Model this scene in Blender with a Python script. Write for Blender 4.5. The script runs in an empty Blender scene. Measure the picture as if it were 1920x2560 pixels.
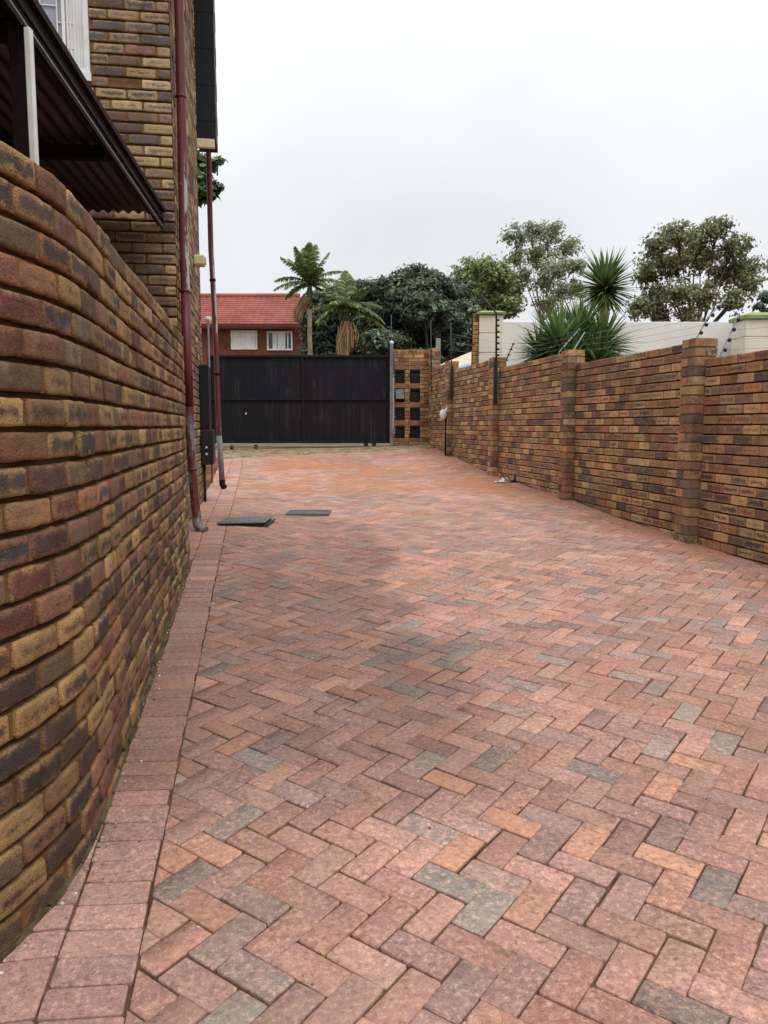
import bpy, math, random
import numpy as np
from mathutils import Vector, Matrix
random.seed(7); rs = np.random.RandomState(7)
S = bpy.context.scene
C = S.collection
CAM = 1.4
F = 1950.0; TH = math.atan(215/1950); cT, sT = math.cos(TH), math.sin(TH)

# ---------------------------------------------------------------- helpers
def at(px, py, Y):
    x = (px-960)/F; yd = (py-1280)/F
    k = Y/(cT-yd*sT)
    return Vector((x*k, Y, CAM+(-sT-yd*cT)*k))
PL = [(-40,1.42),(-3,1.42),(0,1.40),(1.9,1.35),(2.4,1.32),(4.2,1.20),(5.7,1.09),(7.2,.985),(9.2,.93),(11.4,.88),(13.5,.76),(15.7,.60),(17.9,.52),(22,.50),(400,.50)]
PR = [(-40,1.42),(-3,1.40),(0,1.37),(2.4,1.30),(4.2,1.19),(6.4,1.09),(7.4,1.065),(10,.93),(13,.82),(15.8,.60),(17.9,.41),(22,.40),(400,.40)]
_ys = np.arange(-10, 30, .05)
def _sm(P):
    v = np.interp(_ys, [a for a, b in P], [b for a, b in P])
    k = np.ones(15)/15
    return np.convolve(np.pad(v, 7, mode='edge'), k, 'valid')
_L, _R = _sm(PL), _sm(PR)
def gz(x, y):
    a = np.interp(y, _ys, _L); b = np.interp(y, _ys, _R)
    xl = -.9-.16*(y-2.2); xr = 2.86-.1755*(y-7.2)
    t = min(1, max(0, (x-xl)/max(.5, xr-xl)))
    und = .006*math.sin(x*1.9+y*.7)+.005*math.sin(y*2.3-x*1.1) if y < 18 else 0
    return CAM-(a+(b-a)*t)+und

def tag(o, label=None, cat=None, group=None, kind=None):
    if label: o['label'] = label
    if cat: o['category'] = cat
    if group: o['group'] = group
    if kind: o['kind'] = kind
    return o
def empty(name, loc, label, cat, group=None):
    o = bpy.data.objects.new(name, None); C.objects.link(o)
    o.location = loc; o.empty_display_size = .1
    return tag(o, label, cat, group)
def wloc(o):
    v = Vector((0,0,0))
    while o is not None:
        v += o.location; o = o.parent
    return v

class MB:
    def __init__(s):
        s.v = []; s.f = []; s.c = []; s.m = []; s.uv = []; s.sm = []
    def face(s, idx, rnd=(0,0,0), uv=None, mat=0, smooth=False):
        s.f.append(idx); s.c.append(rnd); s.m.append(mat); s.sm.append(smooth)
        s.uv.append(uv if uv else [(0,0)]*len(idx))
    def box(s, a, b, mat=0, R=None, org=None, rnd=None):
        rnd = rnd or (random.random(), random.random(), random.random())
        n = len(s.v); P = []
        for z in (a[2], b[2]):
            for (x, y) in ((a[0],a[1]),(b[0],a[1]),(b[0],b[1]),(a[0],b[1])):
                P.append(Vector((x,y,z)))
        if R is not None: P = [R @ p + org for p in P]
        s.v += [tuple(p) for p in P]
        for q in ((3,2,1,0),(4,5,6,7),(0,1,5,4),(1,2,6,5),(2,3,7,6),(3,0,4,7)):
            s.face([n+i for i in q], rnd, mat=mat)
    def bbox(s, a, b, bev=.006, mat=0, R=None, org=None):
        """box with bevelled edges, built from the three inset slabs' hull"""
        a = Vector(a); b = Vector(b); bm = []
        n = len(s.v); P = []
        d = bev
        # 24 vertices: each corner has three
        idx = {}
        for i in (0,1):
            for j in (0,1):
                for k in (0,1):
                    c = Vector((b.x if i else a.x, b.y if j else a.y, b.z if k else a.z))
                    sg = Vector((-1 if i else 1, -1 if j else 1, -1 if k else 1))*d
                    for ax in range(3):
                        p = c+sg; p[ax] = c[ax]
                        idx[(i,j,k,ax)] = n+len(P); P.append(p)
        if R is not None: P = [R @ p + org for p in P]
        s.v += [tuple(p) for p in P]
        r = (random.random(), random.random(), random.random())
        def q(l, flip): s.face(l[::-1] if flip else l, r, mat=mat)
        for ax in range(3):
            o1, o2 = (ax+1)%3, (ax+2)%3
            for e in (0,1):
                l = []
                for (u, w) in ((0,0),(1,0),(1,1),(0,1)):
                    t = [0,0,0]; t[ax] = e; t[o1] = u; t[o2] = w
                    l.append(idx[(t[0],t[1],t[2],ax)])
                q(l, e == 0)
            for u in (0,1):
                for w in (0,1):
                    t0 = [0,0,0]; t0[o1] = u; t0[o2] = w; t1 = list(t0); t1[ax] = 1
                    q([idx[(*t0,o1)], idx[(*t1,o1)], idx[(*t1,o2)], idx[(*t0,o2)]], (u+w) % 2 == 1)
        for i in (0,1):
            for j in (0,1):
                for k in (0,1):
                    q([idx[(i,j,k,0)], idx[(i,j,k,1)], idx[(i,j,k,2)]], (i+j+k) % 2 == 1)
    def tube(s, pts, rad, n=8, mat=0, cap=True, smooth=True, rnd=None):
        rnd = rnd or (random.random(), random.random(), random.random())
        pts = [Vector(p) for p in pts]
        if not hasattr(rad, '__len__'): rad = [rad]*len(pts)
        base = len(s.v); up = None
        for i, p in enumerate(pts):
            t = (pts[min(i+1, len(pts)-1)]-pts[max(i-1, 0)]).normalized()
            if up is None:
                up = Vector((0,0,1)) if abs(t.z) < .9 else Vector((1,0,0))
            a = t.cross(up).normalized(); b = a.cross(t).normalized(); up = b
            for k in range(n):
                an = 2*math.pi*k/n
                s.v.append(tuple(p+(a*math.cos(an)+b*math.sin(an))*rad[i]))
        for i in range(len(pts)-1):
            for k in range(n):
                k2 = (k+1) % n
                s.face([base+i*n+k, base+i*n+k2, base+(i+1)*n+k2, base+(i+1)*n+k], rnd, mat=mat, smooth=smooth)
        if cap:
            s.face([base+k for k in range(n)][::-1], rnd, mat=mat)
            s.face([base+(len(pts)-1)*n+k for k in range(n)], rnd, mat=mat)
    def lathe(s, c, prof, n=12, mat=0, axis='Z'):
        base = len(s.v); r = (random.random(),)*3
        for (rr, h) in prof:
            for k in range(n):
                an = 2*math.pi*k/n
                p = Vector((rr*math.cos(an), rr*math.sin(an), h))
                if axis == 'X': p = Vector((p.z, p.x, p.y))
                if axis == 'Y': p = Vector((p.y, p.z, p.x))
                s.v.append(tuple(Vector(c)+p))
        for i in range(len(prof)-1):
            for k in range(n):
                k2 = (k+1) % n
                s.face([base+i*n+k, base+i*n+k2, base+(i+1)*n+k2, base+(i+1)*n+k], r, mat=mat, smooth=True)
        s.face([base+k for k in range(n)][::-1], r, mat=mat)
        s.face([base+(len(prof)-1)*n+k for k in range(n)], r, mat=mat)
    def block(s, poly, M, loc, depth, bev, rnd, jit=0.0, mat=0, rings=2):
        """a brick: convex outline poly (u,v) on the surface M(u,v,w), rounded edges"""
        n = len(poly)
        uc = sum(p[0] for p in poly)/n; vc = sum(p[1] for p in poly)/n
        w0 = random.gauss(0, jit); tu = random.gauss(0, jit*5); tv = random.gauss(0, jit*5)
        if rings == 2: R = [(0,-depth), (0,-bev), (bev*.3,-bev*.3), (bev,0), (-1,.0006)]
        else: R = [(0,-depth), (0,-bev*.6), (bev*.8,0)]
        base = len(s.v); rv = []
        for (ins, w) in R:
            if ins < 0:
                hu = max(p[0] for p in poly)-min(p[0] for p in poly); hv = max(p[1] for p in poly)-min(p[1] for p in poly)
                ku = max(.4, 1-5*bev/hu); kv = max(.4, 1-5*bev/hv)
                q = [(uc+(p[0]-uc)*ku, vc+(p[1]-vc)*kv) for p in poly]
            else: q = inset(poly, ins)
            for (u, v) in q:
                ju = random.gauss(0, jit*.45) if w > -depth else 0
                p = M(u+ju, v+ju*.7, w+w0+tu*(u-uc)+tv*(v-vc))
                s.v.append(tuple(p)); rv.append(loc(u, v))
        for i in range(len(R)-1):
            for k in range(n):
                k2 = (k+1) % n
                id_ = [i*n+k, i*n+k2, (i+1)*n+k2, (i+1)*n+k]
                s.face([base+a for a in id_], rnd, [rv[a] for a in id_], mat, smooth=(rings == 2 and i > 0))
        id_ = [(len(R)-1)*n+k for k in range(n)]
        s.face([base+a for a in id_], rnd, [rv[a] for a in id_], mat, smooth=(rings == 2))
    def build(s, name, mats, parent=None):
        if not isinstance(mats, (list, tuple)): mats = [mats]
        off = wloc(parent) if parent is not None else Vector((0,0,0))
        v = np.array(s.v, dtype=np.float64).reshape(-1,3)-np.array(off)
        me = bpy.data.meshes.new(name)
        me.from_pydata(v.tolist(), [], s.f)
        for m in mats: me.materials.append(m)
        if len(mats) == 2: me.materials.append(M_bed)
        me.polygons.foreach_set('material_index', s.m)
        me.polygons.foreach_set('use_smooth', s.sm)
        lt = np.array([len(f) for f in s.f])
        col = np.ones((lt.sum(), 4), dtype=np.float32)
        col[:, :3] = np.repeat(np.array(s.c, dtype=np.float32), lt, axis=0)
        ca = me.color_attributes.new('rnd', 'FLOAT_COLOR', 'CORNER')
        ca.data.foreach_set('color', col.ravel())
        ul = me.uv_layers.new(name='UVMap')
        uvs = np.array([c for f in s.uv for c in f], dtype=np.float32)
        ul.data.foreach_set('uv', uvs.ravel())
        me.update()
        o = bpy.data.objects.new(name, me); C.objects.link(o)
        if parent is not None: o.parent = parent
        return o

def inset(poly, d):
    if d <= 0: return list(poly)
    n = len(poly); out = []
    for i in range(n):
        p0 = poly[i-1]; p1 = poly[i]; p2 = poly[(i+1) % n]
        e1 = (p1[0]-p0[0], p1[1]-p0[1]); e2 = (p2[0]-p1[0], p2[1]-p1[1])
        l1 = math.hypot(*e1) or 1e-9; l2 = math.hypot(*e2) or 1e-9
        n1 = (-e1[1]/l1, e1[0]/l1); n2 = (-e2[1]/l2, e2[0]/l2)
        k = 1+n1[0]*n2[0]+n1[1]*n2[1]
        k = max(k, .35)
        out.append((p1[0]+(n1[0]+n2[0])*d/k, p1[1]+(n1[1]+n2[1])*d/k))
    return out
def rect(u0, v0, u1, v1, ch=0):
    if ch <= 0: return [(u0,v0),(u1,v0),(u1,v1),(u0,v1)]
    c = [ch*random.uniform(.6,1.4) for _ in range(4)]
    return [(u0+c[0],v0),(u1-c[1],v0),(u1,v0+c[1]),(u1,v1-c[2]),(u1-c[2],v1),(u0+c[3],v1),(u0,v1-c[3]),(u0,v0+c[0])]
def clip(poly, a, b, c):
    """keep a*x+b*y<=c"""
    out = []
    for i in range(len(poly)):
        p = poly[i]; q = poly[(i+1) % len(poly)]
        dp = a*p[0]+b*p[1]-c; dq = a*q[0]+b*q[1]-c
        if dp <= 0: out.append(p)
        if (dp < 0 < dq) or (dq < 0 < dp):
            t = dp/(dp-dq); out.append((p[0]+(q[0]-p[0])*t, p[1]+(q[1]-p[1])*t))
    return out
def area(p):
    return .5*sum(p[i-1][0]*p[i][1]-p[i][0]*p[i-1][1] for i in range(len(p)))

class Path:
    def __init__(s, pts, side):
        P = [Vector((x, y, 0)) for x, y in pts]
        if len(P) > 3:      # Catmull-Rom refinement
            Q = []
            for i in range(len(P)-1):
                p0 = P[max(i-1,0)]; p1 = P[i]; p2 = P[i+1]; p3 = P[min(i+2,len(P)-1)]
                for k in range(8):
                    t = k/8
                    Q.append(.5*((2*p1)+(p2-p0)*t+(2*p0-5*p1+4*p2-p3)*t*t+(3*p1-p0-3*p2+p3)*t**3))
            Q.append(P[-1]); P = Q
        s.P = P; s.d = [0]
        for a, b in zip(P, P[1:]): s.d.append(s.d[-1]+(b-a).length)
        s.L = s.d[-1]; s.side = side
        s.xs = [p.x for p in P]; s.yy = [p.y for p in P]
    def __call__(s, u, z, w):
        def pt(u):
            if u < 0 or u > s.L:
                e = 0 if u < 0 else s.L; d = s.pt0(min(e+.02, s.L))-s.pt0(max(e-.02, 0)); d.normalize()
                return s.pt0(e)+d*(u-e)
            return s.pt0(u)
        a = pt(u-.02); b = pt(u+.02); t = (b-a).normalized()
        n = Vector((t.y, -t.x, 0))*s.side
        p = pt(u)+n*w
        return Vector((p.x, p.y, z))
    def pt0(s, u):
        return Vector((float(np.interp(u, s.d, s.xs)), float(np.interp(u, s.d, s.yy)), 0))

def brickwork(mb, P, s0, s1, zb, zt, course=.085, blen=.232, depth=.05, bev=.005, chamf=0, holes=(), jit=.0015,
              gap=.012, topdepth=None, phase=0, perp=.004, bedrec=.016, rings=1, thick=None, hdr=False, topcourse=False, swap=None):
    """stretcher bond from the top down on the path P; zb(s) is the level of the ground"""
    flip = P.side < 0
    if thick is None: thick = depth
    nrow = int((zt-min(zb(s0), zb((s0+s1)/2), zb(s1)))/course)+2
    for r in range(nrow):
        z1 = zt-r*course; z0 = z1-course+gap
        bl = blen; 
        if (hdr and r % 2 == 1) or (topcourse and r == 0): bl = blen/2
        free = [(s0, s1)]
        for (h0, h1, hz0, hz1) in holes:
            if z1-.02 > hz0 and z0+.02 < hz1:
                nf = []
                for (a, b) in free:
                    if h0 > a: nf.append((a, min(b, h0)))
                    if h1 < b: nf.append((max(a, h1), b))
                    if h0 >= b or h1 <= a: pass
                free = [(a, b) for a, b in nf if b-a > .01]
        off = (blen/2 if r % 2 else 0)+phase+random.uniform(-.008,.008)
        for (a, b) in free:
            k = math.floor((a-off)/bl)
            while True:
                u0 = off+k*bl; u1 = u0+bl-gap*.85; k += 1
                if u0 >= b: break
                ue = min(u0+bl, b)
                c0 = max(u0, a); c1 = min(u1, b)
                if ue <= a: continue
                if z1 < min(zb(max(c0,s0)), zb(min(ue,s1)))-.01: continue
                # mortar behind
                m0 = max(u0, a)
                ca = (random.random(),)*3
                for (rec, za, zc, mi) in ((bedrec, z0-gap, z1, 2), (perp, z0+.001, z1-.001, 1)):
                    n = len(mb.v)
                    for (uu, zz, ww) in ((m0,za,-rec),(ue,za,-rec),(ue,zc,-rec),(m0,zc,-rec),(m0,zc,-thick),(ue,zc,-thick),(m0,za,-thick),(ue,za,-thick)):
                        mb.v.append(tuple(P(uu, zz, ww)))
                    for q in ((0,1,2,3),(3,2,5,4),(6,7,1,0),(6,0,3,4),(1,7,5,2)):
                        q = [n+i for i in q]
                        mb.face(q[::-1] if flip else q, ca, mat=mi)
                if c1-c0 < .025: continue
                c0 += random.uniform(0,.003); c1 -= random.uniform(0,.003)
                zz0 = z0+random.uniform(-.0015,.0015); zz1 = z1+random.uniform(-.0025,.001)
                poly = rect(c0, zz0, c1, zz1, chamf)
                if rings == 2 and c1-c0 > .12:
                    o = []
                    for i_ in range(len(poly)):
                        p_ = poly[i_]; q_ = poly[(i_+1) % len(poly)]; o.append(p_)
                        if abs(p_[0]-q_[0]) > .1:
                            for f_ in (.25,.5,.75): o.append((p_[0]+(q_[0]-p_[0])*(f_+random.uniform(-.08,.08)), p_[1]+(q_[1]-p_[1])*f_+random.gauss(0,.0014)))
                    poly = o
                rnd = (random.random(), random.random(), random.random())
                f0, v0 = len(mb.f), None
                ext = c1-c0
                mb.block(poly, P, (lambda u, v, a_=u0, b_=u0+bl, e=zz0, g=zz1: ((u-a_)/(b_-a_), (v-e)/(g-e))),
                         topdepth if (topdepth and r == 0) else depth, bev, rnd, jit, 0, rings)
                if flip:
                    for fi in range(f0, len(mb.f)):
                        mb.f[fi] = mb.f[fi][::-1]; mb.uv[fi] = mb.uv[fi][::-1]

# ---------------------------------------------------------------- materials
class NT:
    def __init__(s, name):
        s.m = bpy.data.materials.new(name); s.m.use_nodes = True
        s.t = s.m.node_tree; s.t.nodes.clear()
        s.out = s.n('ShaderNodeOutputMaterial'); s.b = s.n('ShaderNodeBsdfPrincipled')
        s.t.links.new(s.b.outputs[0], s.out.inputs[0])
    def n(s, ty, **k):
        o = s.t.nodes.new(ty)
        for a, v in k.items(): setattr(o, a, v)
        return o
    def l(s, a, b):
        if isinstance(a, (int, float)): b.default_value = a
        elif isinstance(a, (tuple, list)): b.default_value = (*a[:3], 1) if len(b.default_value) == 4 else a
        else: s.t.links.new(a, b)
    def math(s, op, a, b=0.0, c=None, clamp=False):
        o = s.n('ShaderNodeMath', operation=op, use_clamp=clamp)
        s.l(a, o.inputs[0]); s.l(b, o.inputs[1])
        if c is not None: s.l(c, o.inputs[2])
        return o.outputs[0]
    def noise(s, vec, scale, detail=4, rough=.55, dist=0):
        o = s.n('ShaderNodeTexNoise'); s.l(vec, o.inputs['Vector'])
        o.inputs['Scale'].default_value = scale; o.inputs['Detail'].default_value = detail
        o.inputs['Roughness'].default_value = rough; o.inputs['Distortion'].default_value = dist
        return o.outputs['Fac']
    def smooth(s, v, a, b):
        o = s.n('ShaderNodeMapRange', interpolation_type='SMOOTHSTEP'); s.l(v, o.inputs[0])
        s.l(a, o.inputs[1]); s.l(b, o.inputs[2]); return o.outputs[0]
    def lin(s, v, a, b, c, d):
        o = s.n('ShaderNodeMapRange'); s.l(v, o.inputs[0])
        s.l(a, o.inputs[1]); s.l(b, o.inputs[2]); s.l(c, o.inputs[3]); s.l(d, o.inputs[4]); return o.outputs[0]
    def ramp(s, v, stops, mode='LINEAR'):
        o = s.n('ShaderNodeValToRGB'); cr = o.color_ramp; cr.interpolation = mode
        while len(cr.elements) < len(stops): cr.elements.new(.5)
        for e, (p, c) in zip(cr.elements, stops): e.position = p; e.color = (*c, 1)
        s.l(v, o.inputs[0]); return o.outputs[0]
    def mix(s, f, a, b, mode='MIX'):
        o = s.n('ShaderNodeMix', data_type='RGBA', blend_type=mode)
        s.l(f, o.inputs[0]); s.l(a, o.inputs[6]); s.l(b, o.inputs[7]); return o.outputs[2]
    def pos(s):
        return s.n('ShaderNodeNewGeometry').outputs['Position']
    def bump(s, h, dist=.002, strength=.6):
        o = s.n('ShaderNodeBump'); o.inputs['Strength'].default_value = strength
        o.inputs['Distance'].default_value = dist; s.l(h, o.inputs['Height'])
        s.l(o.outputs[0], s.b.inputs['Normal'])
    def fin(s, col, rough=.8, spec=.3, metal=0):
        s.l(col, s.b.inputs['Base Color']); s.l(rough, s.b.inputs['Roughness'])
        s.b.inputs['Specular IOR Level'].default_value = spec; s.l(metal, s.b.inputs['Metallic'])
        return s.m
    def rnd(s):
        a = s.n('ShaderNodeVertexColor'); a.layer_name = 'rnd'
        p = s.n('ShaderNodeSeparateColor'); s.l(a.outputs[0], p.inputs[0]); return p.outputs
    def sep(s, v):
        p = s.n('ShaderNodeSeparateXYZ'); s.l(v, p.inputs[0]); return p.outputs
    def uv(s):
        a = s.n('ShaderNodeUVMap'); a.uv_map = 'UVMap'; return a.outputs[0]

def srgb(r, g, b, k=1.0):
    f = lambda c: ((c/255)/12.92 if c <= 10 else (((c/255)+.055)/1.055)**2.4)*k
    return (min(1,f(r)), min(1,f(g)), min(1,f(b)))

def brick_mat(name, edges, cores, amount=(.05,.9), gain=1.0, grit=1.0, moss=.0):
    t = NT(name); p = t.pos(); r = t.rnd(); uv = t.sep(t.uv())
    du = t.math('SUBTRACT', 1.0, t.math('ABSOLUTE', t.math('MULTIPLY_ADD', uv[0], 2.0, -1.0)))
    dv = t.math('SUBTRACT', 1.0, t.math('ABSOLUTE', t.math('MULTIPLY_ADD', uv[1], 2.0, -1.0)))
    e = t.math('MINIMUM', t.math('MULTIPLY', du, 2.4), dv)
    nz = t.noise(p, 26, 5, .6); nf = t.noise(p, 160, 3, .6)
    e2 = t.math('ADD', e, t.math('MULTIPLY_ADD', nz, 1.7, -.85))
    e2 = t.math('ADD', e2, t.math('MULTIPLY_ADD', nf, 1.1, -.55))
    th = t.lin(r[2], 0, 1, amount[0], amount[1])
    mask = t.smooth(e2, t.math('ADD', th, -.15), t.math('ADD', th, .6))
    mask = t.math('MULTIPLY', mask, t.smooth(uv[1], -2, -1))
    n = len(edges)
    ec = t.ramp(r[0], [((i+.5)/n, c) for i, c in enumerate(edges)])
    m = len(cores)
    cc = t.ramp(r[1], [((i+.5)/m, c) for i, c in enumerate(cores)])
    col = t.mix(mask, ec, cc)
    sp = t.noise(p, 420, 2, .7)
    k = t.math('MULTIPLY', t.lin(sp, .25, .75, 1-.42*grit, 1+.42*grit), t.lin(t.noise(p, 9, 3), .3, .7, .78, 1.22))
    k = t.math('MULTIPLY', k, t.lin(t.math('FRACT', t.math('MULTIPLY', r[0], 7.31)), 0, 1, .78*gain, 1.2*gain))
    g = t.n('ShaderNodeCombineColor')
    for i in range(3): t.l(k, g.inputs[i])
    col = t.mix(1.0, col, g.outputs[0], 'MULTIPLY')
    pit = t.smooth(t.noise(p, 95, 3, .5), .64, .70)
    col = t.mix(t.math('MULTIPLY', pit, .55), col, srgb(56,42,34))
    hs = t.n('ShaderNodeHueSaturation'); hs.inputs['Saturation'].default_value = .93; t.l(col, hs.inputs['Color']); col = hs.outputs[0]
    # dirt runs and damp near the ground / lichen
    big = t.noise(p, 1.3, 4, .6)
    col = t.mix(t.math('MULTIPLY', t.smooth(big, .5, .75), .35), col, srgb(62,50,38))
    mp = t.n('ShaderNodeMapping'); t.l(p, mp.inputs[0]); mp.inputs['Scale'].default_value = (1,1,.12)
    run = t.math('MULTIPLY', t.smooth(t.noise(mp.outputs[0], 5, 5, .65), .52, .68), t.smooth(t.noise(p, 1.0, 3), .4, .6))
    col = t.mix(t.math('MULTIPLY', run, .42), col, srgb(58,48,38))
    lime = t.smooth(t.noise(p, 2.6, 6, .72), .60, .70)
    col = t.mix(t.math('MULTIPLY', lime, .22), col, srgb(184,170,148))
    if moss:
        mm = t.math('MULTIPLY', t.smooth(t.noise(p, 5, 5, .65), .5, .72), moss)
        col = t.mix(mm, col, srgb(92,84,58))
    t.bump(t.math('ADD', t.math('MULTIPLY', nf, .8), t.math('MULTIPLY', nz, 1.4)), .010, .9)
    return t.fin(col, t.lin(nz, .3, .7, .72, .92), .25)
def mortar_mat(name, c1, c2):
    t = NT(name); p = t.pos()
    col = t.mix(t.smooth(t.noise(p, 7, 5, .65), .35, .65), c1, c2)
    k = t.noise(p, 300, 2, .7)
    col = t.mix(t.smooth(k, .55, .8), col, srgb(60,42,28))
    t.bump(k, .003, .6)
    return t.fin(col, .95, .1)
def plain(name, c, rough=.6, spec=.3, metal=0, var=.12, scale=8, c2=None, grime=0, streak=False):
    t = NT(name); p = t.pos()
    if streak:
        mp = t.n('ShaderNodeMapping'); t.l(p, mp.inputs[0]); mp.inputs['Scale'].default_value = (1,1,.06)
        nz = t.noise(mp.outputs[0], scale, 4, .6)
    else: nz = t.noise(p, scale, 5, .6)
    lo = tuple(x*(1-var) for x in c); hi = tuple(min(1,x*(1+var)) for x in c)
    col = t.mix(t.smooth(nz, .3, .7), lo, hi)
    if c2: col = t.mix(t.smooth(nz, .60, .68), col, c2)
    if grime: col = t.mix(t.math('MULTIPLY', t.smooth(t.noise(p, scale*.4, 5, .7), .45, .7), grime), col, srgb(60,50,40))
    t.bump(t.noise(p, 90, 3), .001, .25)
    return t.fin(col, t.lin(nz, .3, .7, rough*.85, min(1,rough*1.12)), spec, metal)

E_L = [srgb(156,122,70), srgb(138,104,62), srgb(172,138,84), srgb(142,94,56), srgb(116,80,60), srgb(140,98,70), srgb(150,114,68)]
C_L = [srgb(66,54,56), srgb(92,62,54), srgb(64,62,60), srgb(108,74,56), srgb(104,58,46), srgb(74,54,52), srgb(112,90,64), srgb(84,66,54)]
M_brick = brick_mat('rustic_face_brick', E_L, C_L, (-.25,.95), 1.02, 1.4, .3)
M_mortar = mortar_mat('brown_mortar', srgb(100,72,46), srgb(126,94,60))
M_bed = mortar_mat('recessed_bed_joint', srgb(66,46,28), srgb(88,64,40))
E_H = [srgb(172,144,102), srgb(152,124,88), srgb(182,156,114), srgb(142,108,80), srgb(128,90,74)]
C_H = [srgb(92,88,86), srgb(104,74,64), srgb(84,84,86), srgb(136,110,80), srgb(94,66,60), srgb(116,100,82)]
M_bhouse = brick_mat('house_face_brick', E_H, C_H, (-.45,1.0), 1.08, 1.2)
E_R = [srgb(174,142,92), srgb(156,122,82), srgb(182,146,94), srgb(146,108,74), srgb(144,96,70), srgb(172,122,76), srgb(162,136,94)]
C_R = [srgb(98,80,72), srgb(118,84,66), srgb(100,90,76), srgb(140,108,74), srgb(126,80,60), srgb(124,102,76), srgb(88,72,64)]
M_bright = brick_mat('boundary_face_brick', E_R, C_R, (-.35,1.1), 1.38, 1.2, .25)
M_mortar2 = mortar_mat('sandy_mortar', srgb(124,100,72), srgb(148,122,88))
E_M = [srgb(170,132,82), srgb(154,114,74), srgb(184,148,98), srgb(140,92,62)]
C_M = [srgb(134,96,62), srgb(100,66,52), srgb(156,118,76), srgb(116,84,60)]
M_bmail = brick_mat('mailbox_wall_brick', E_M, C_M, (.1,1.2), 1.2, .8)

def soil_mask(t, p):
    q = t.sep(p)
    far = t.smooth(q[1], 7.0, 12.0)
    w = t.math('ADD', q[0], t.math('MULTIPLY', q[1], .1755))     # distance to the right wall: face at 4.12
    edge = t.smooth(w, 3.2, 4.1)
    edge = t.math('MULTIPLY', edge, t.smooth(q[1], 3.5, 7))
    n1 = t.noise(p, .9, 5, .6, .6)
    patch = t.smooth(n1, .44, .62)
    a = t.math('MULTIPLY', patch, t.math('MULTIPLY_ADD', far, .85, .16))
    b = t.math('MULTIPLY', edge, t.smooth(t.noise(p, 2.0, 4), .3, .65))
    return t.math('MAXIMUM', a, t.math('MULTIPLY', b, .9), clamp=True)
def paver_mat(name, cols, strip=False):
    t = NT(name); p = t.pos(); r = t.rnd()
    base = t.ramp(r[0], [(a, c) for a, c in cols])
    m1 = t.noise(p, 34, 5, .65); m2 = t.noise(p, 330, 3, .7)
    base = t.mix(t.math('MULTIPLY', t.smooth(m1, .46, .60), .28), base, srgb(206,150,118))
    base = t.mix(t.math('MULTIPLY', t.smooth(m1, .6, .42), t.math('MULTIPLY', r[1], .5)), base, srgb(128,92,86))
    spk = t.smooth(m2, .56, .68)
    base = t.mix(t.math('MULTIPLY', spk, .75), base, srgb(218,188,168))
    m3 = t.noise(p, 62, 5, .78)
    base = t.mix(t.math('MULTIPLY', t.smooth(m3, .54, .61), .6), base, srgb(224,176,144))
    base = t.mix(t.math('MULTIPLY', t.smooth(m3, .46, .38), .6), base, srgb(124,78,62))
    base = t.mix(t.math('MULTIPLY', t.smooth(m2, .40, .26), .5), base, srgb(90,58,52))
    k = t.lin(r[2], 0, 1, .82, 1.17)
    st = t.noise(p, .55, 4, .6, .4)
    k = t.math('MULTIPLY', k, t.lin(st, .34, .62, .82, 1.10))
    # a broad darker patch on the left half of the drive, its own irregular outline
    q = t.sep(p); wob = t.math('MULTIPLY_ADD', t.noise(p, 1.1, 4, .6), .9, -.45)
    bx = t.math('MULTIPLY_ADD', q[1], -.125, .82)
    dx_ = t.math('SUBTRACT', t.math('ADD', q[0], wob), bx)
    m_ = t.math('MULTIPLY', t.smooth(dx_, .14, -.14), t.smooth(t.math('ADD', q[1], wob), 2.25, 3.0))
    m_ = t.math('MULTIPLY', m_, t.smooth(q[1], 9.5, 6.0))
    k = t.math('MULTIPLY', k, t.math('MULTIPLY_ADD', m_, -.42, 1.08))
    g = t.n('ShaderNodeCombineColor')
    for i in range(3): t.l(k, g.inputs[i])
    base = t.mix(1.0, base, g.outputs[0], 'MULTIPLY')
    blot = t.smooth(t.noise(p, 3.1, 6, .7, .5), .66, .74)
    base = t.mix(t.math('MULTIPLY', t.smooth(t.noise(p, 5.3, 6, .72, .8), .60, .70), .4), base, srgb(96,78,70))
    base = t.mix(t.math('MULTIPLY', blot, .4), base, srgb(196,158,120))
    hs = t.n('ShaderNodeHueSaturation'); hs.inputs['Saturation'].default_value = .85; t.l(base, hs.inputs['Color']); base = hs.outputs[0]
    base = t.mix(t.math('MULTIPLY', soil_mask(t, p), .72), base, t.mix(m1, srgb(176,112,66), srgb(196,136,88)))
    t.bump(t.math('ADD', t.math('ADD', t.math('MULTIPLY', m1, .8), m3), t.math('MULTIPLY', m2, .6)), .006, .8)
    return t.fin(base, t.lin(m1, .3, .7, .62, .85), .35)
PC = [(0,srgb(196,140,112)),(.10,srgb(170,108,84)),(.20,srgb(184,126,104)),(.30,srgb(158,124,116)),(.41,srgb(202,142,110)),(.50,srgb(164,116,104)),
      (.60,srgb(204,134,88)),(.68,srgb(158,132,126)),(.76,srgb(188,120,88)),(.83,srgb(146,134,124)),(.89,srgb(182,132,112)),(.94,srgb(124,118,112)),(1,srgb(156,150,138))]
M_paver = paver_mat('clay_paver', PC)
M_paver2 = paver_mat('header_clay_paver', [(0,srgb(186,134,118)),(.5,srgb(176,126,114)),(.8,srgb(190,138,114)),(1,srgb(162,122,114))])
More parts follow.
